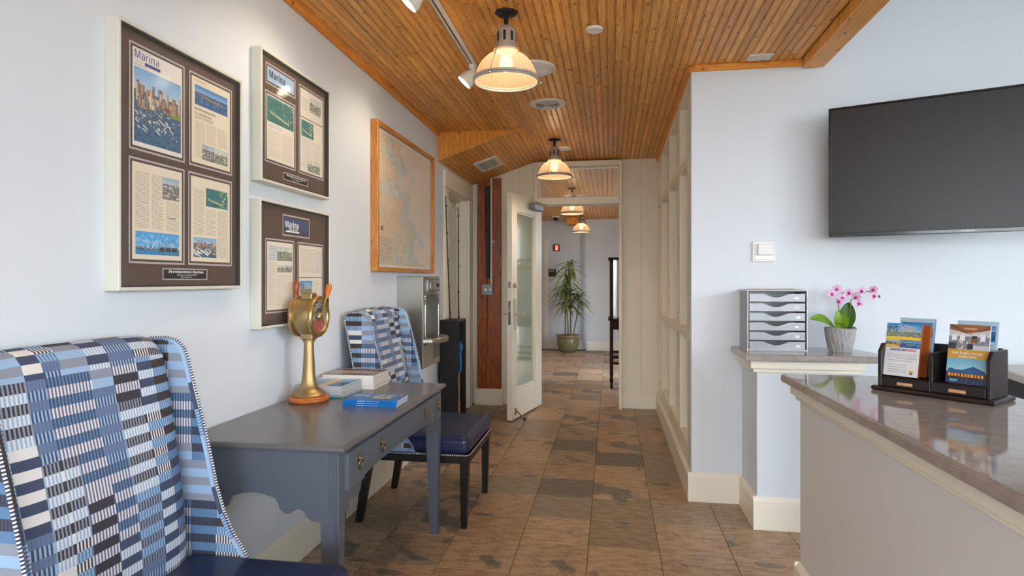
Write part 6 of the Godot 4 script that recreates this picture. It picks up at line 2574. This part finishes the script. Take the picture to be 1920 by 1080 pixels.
func brochure(o: Vector3, turn: float, x: float, z: float, w: float, h: float, thick: float, front: Material, edge: Material, label: String) -> Node3D:
	var t := thing("leaflet", label, "leaflet", Vector3(), 0.0, "leaflets in the dark holder")
	var b := Basis(Vector3.UP, turn)
	t.transform = Transform3D(b * Basis(Vector3.RIGHT, -0.20), o + b * Vector3(x, 0.0545, z))
	part("pages", bx(Vector3(0, h / 2, -thick / 2), Vector3(w, h, thick)), edge, t)
	var s := S.new()
	s.quv(Vector3(-w / 2, 0, 0.0008), Vector3(w / 2, 0, 0.0008), Vector3(w / 2, h, 0.0008), Vector3(-w / 2, h, 0.0008))
	part("front_cover", s, front, t)
	return t

# ---------------------------------------------------------------- the next room
func far_things() -> void:
	var t := thing("potted_dracaena", "tall striped-leaf plant with bare canes in a glazed olive pot", "plant", Vector3(-0.76, 0, -11.2))
	part("pot", lathed([Vector2(0, 0), Vector2(0.12, 0), Vector2(0.165, 0.05), Vector2(0.20, 0.14), Vector2(0.20, 0.22), Vector2(0.185, 0.275), Vector2(0.19, 0.285)], 36), M.celadon, t)
	part("pot_rim", lathed([Vector2(0.185, 0.275), Vector2(0.218, 0.283), Vector2(0.222, 0.30), Vector2(0.214, 0.312), Vector2(0.19, 0.312), Vector2(0.185, 0.28)], 36), M.rim_brown, t)
	part("soil", lathed([Vector2(0.19, 0.29), Vector2(0, 0.30)], 24), M.soil, t)
	var r := RandomNumberGenerator.new()
	r.seed = 12
	var canes := [[Vector3(-0.05, 0.29, 0.02), Vector3(-0.06, 1.20, 0.0), 0.013], [Vector3(0.05, 0.29, 0.03), Vector3(0.02, 1.52, 0.0), 0.015], [Vector3(0.09, 0.29, -0.02), Vector3(0.20, 0.95, 0.03), 0.011], [Vector3(0.0, 0.29, -0.03), Vector3(-0.03, 0.86, 0.06), 0.011]]
	var tops := [[Vector3(0.02, 1.50, 0), 0.42, 22], [Vector3(0.0, 1.28, 0.02), 0.36, 20], [Vector3(-0.06, 1.12, 0.02), 0.34, 22], [Vector3(0.05, 1.02, 0.03), 0.36, 22], [Vector3(0.19, 0.93, 0.03), 0.36, 22], [Vector3(-0.05, 0.86, 0.06), 0.36, 22], [Vector3(0.06, 0.78, 0.03), 0.28, 16]]
	for c in canes:
		var s := S.new()
		s.tube([c[0], c[0].lerp(c[1], 0.5) + Vector3(0.01, 0, 0.01), c[1]], c[2], 8)
		part("cane", s, M.cane, t)
	for e in tops:
		var old := S.new()
		var young := S.new()
		for k in e[2]:
			var s := young if k % 3 == 0 else old
			var an: float = TAU * k / e[2] * 2.4 + r.randf() * 0.7
			var up := r.randf_range(-0.1, 1.25)
			var dr := Vector3(cos(an) * cos(up), sin(up), sin(an) * cos(up))
			var L: float = e[1] * r.randf_range(0.75, 1.1)
			var b: Vector3 = e[0] + Vector3(0, r.randf_range(-0.08, 0.08), 0)
			var pts := []
			for i in 7:
				var f := i / 6.0
				pts.append(b + dr * (L * f) + Vector3(0, -0.75 * L * f * f * (0.5 + 0.5 * cos(up)), 0))
			for i in 6:
				var a: Vector3 = pts[i]
				var c: Vector3 = pts[i + 1]
				var sd := (c - a).cross(Vector3.UP).normalized()
				var w0 := 0.025 * sin(PI * clampf(0.12 + i / 6.0 * 0.88, 0, 1))
				var w1 := 0.025 * sin(PI * clampf(0.12 + (i + 1) / 6.0 * 0.88, 0, 1))
				var lift := Vector3(0, 0.006, 0)
				s.q(a, c, c + sd * w1 + lift, a + sd * w0 + lift)
				s.q(c, a, a - sd * w0 + lift, c - sd * w1 + lift)
		part("leaf_crown", old, M.dracaena, t)
		part("young_leaf", young, M.dracaena_edge, t)
	# display cabinet on legs, half hidden by the doorway
	var d := thing("display_cabinet", "dark wooden display case on slender legs, half hidden by the doorway's right edge", "cabinet", Vector3(0.42, 0, -7.75))
	var x0 := -0.43
	var x1 := 0.43
	for ex in [x0 + 0.02, x1 - 0.02]:
		for ez in [0.28, -0.28]:
			var s := S.new()
			s.box(Vector3(ex, 0.47, ez), Vector3(0.042, 0.62, 0.042), 0.003)
			s.x.origin = Vector3(ex, 0, ez)
			s.lathe([Vector2(0, 0), Vector2(0.012, 0), Vector2(0.018, 0.03), Vector2(0.013, 0.075), Vector2(0.022, 0.085), Vector2(0.024, 0.12), Vector2(0.018, 0.135), Vector2(0.021, 0.16)], 14)
			part("leg", s, M.dark_wood, d)
			s = S.new()
			s.box(Vector3(ex, 1.19, ez), Vector3(0.042, 0.72, 0.042), 0.003)
			part("case_post", s, M.dark_wood, d)
	var ap := S.new()
	ap.box(Vector3(0, 0.765, 0), Vector3(0.86, 0.11, 0.60), 0.004)
	ap.box(Vector3(0, 0.826, 0), Vector3(0.90, 0.018, 0.64), 0.005)
	part("table_frame", ap, M.dark_wood, d)
	ap = S.new()
	for ez in [0.28, -0.28]:
		ap.box(Vector3(0, 0.56 - 0.18, ez), Vector3(0.80, 0.03, 0.03), 0.003)
	for ex in [x0 + 0.02, x1 - 0.02]:
		ap.box(Vector3(ex, 0.27, 0), Vector3(0.03, 0.03, 0.54), 0.003)
	ap.box(Vector3(0, 0.27, 0), Vector3(0.80, 0.03, 0.03), 0.003)
	part("stretcher", ap, M.dark_wood, d)
	ap = S.new()
	ap.box(Vector3(0, 1.555, 0), Vector3(0.90, 0.024, 0.64), 0.006)
	part("case_top", ap, M.dark_wood, d)
	for e in [[Vector3(0, 1.19, 0.285), Vector3(0.80, 0.70, 0.005)], [Vector3(0, 1.19, -0.285), Vector3(0.80, 0.70, 0.005)], [Vector3(x0 + 0.015, 1.19, 0), Vector3(0.005, 0.70, 0.52)], [Vector3(x1 - 0.015, 1.19, 0), Vector3(0.005, 0.70, 0.52)]]:
		part("glass_pane", bx(e[0], e[1]), M.pane, d)
	var im := page(200, 180, c8(214, 218, 222))
	lines(im, Rect2i(30, 84, 60, 10), c8(80, 84, 90), 8, 3, 2)
	lines(im, Rect2i(20, 102, 100, 12), c8(60, 64, 70), 8, 4, 3)
	lines(im, Rect2i(30, 136, 60, 8), c8(90, 94, 100), 8, 3, 5)
	im.fill_rect(Rect2i(14, 10, 150, 8), c8(60, 90, 90))
	var sg := thing("display_board", "pale printed board standing inside the dark display case", "board", Vector3(0.42, 0.836, -7.85))
	var s2 := S.new()
	s2.quv(Vector3(-0.36, 0.0, 0.008), Vector3(0.36, 0.0, 0.008), Vector3(0.36, 0.68, 0.008), Vector3(-0.36, 0.68, 0.008))
	part("printed_face", s2, textured("board_print", im, 0.5), sg)
	part("board_back", bx(Vector3(0, 0.34, 0.0), Vector3(0.72, 0.68, 0.014), 0.002), M.white_paper, sg)
	# exit sign and room sign on the far wall
	var ex := thing("exit_sign", "small red exit sign on the far wall above the plant", "sign", Vector3(-1.01, 1.905, -11.63))
	part("sign_body", bx(Vector3(0, 0, 0), Vector3(0.125, 0.125, 0.04), 0.005), M.red_sign, ex)
	s2 = S.new()
	s2.box(Vector3(0.008, 0, 0.0205), Vector3(0.05, 0.09, 0.003), 0.001)
	part("sign_panel", s2, M.exit_glow, ex)
	s2 = S.new()
	s2.text("EXIT", Vector3(-0.012, 0.034, 0.0225), Vector3(0, -1, 0), Vector3(1, 0, 0), 0.034, 0.0, false, true, 0.0, 0.068)
	part("lettering", s2, M.red_sign, ex)
	var rs := thing("room_sign", "small black room sign on the far wall left of the plant", "sign", Vector3(-1.09, 1.435, -11.64))
	part("sign_plate", bx(Vector3(0, 0, 0), Vector3(0.14, 0.14, 0.015), 0.002), M.black, rs)
	im = page(64, 64, c8(16, 16, 18))
	lines(im, Rect2i(8, 8, 48, 18), c8(210, 210, 210), 9, 5, 3)
	s2 = S.new()
	s2.quv(Vector3(-0.065, -0.065, 0.0083), Vector3(0.065, -0.065, 0.0083), Vector3(0.065, 0.065, 0.0083), Vector3(-0.065, 0.065, 0.0083))
	part("sign_print", s2, textured("sign_print", im, 0.4), rs)
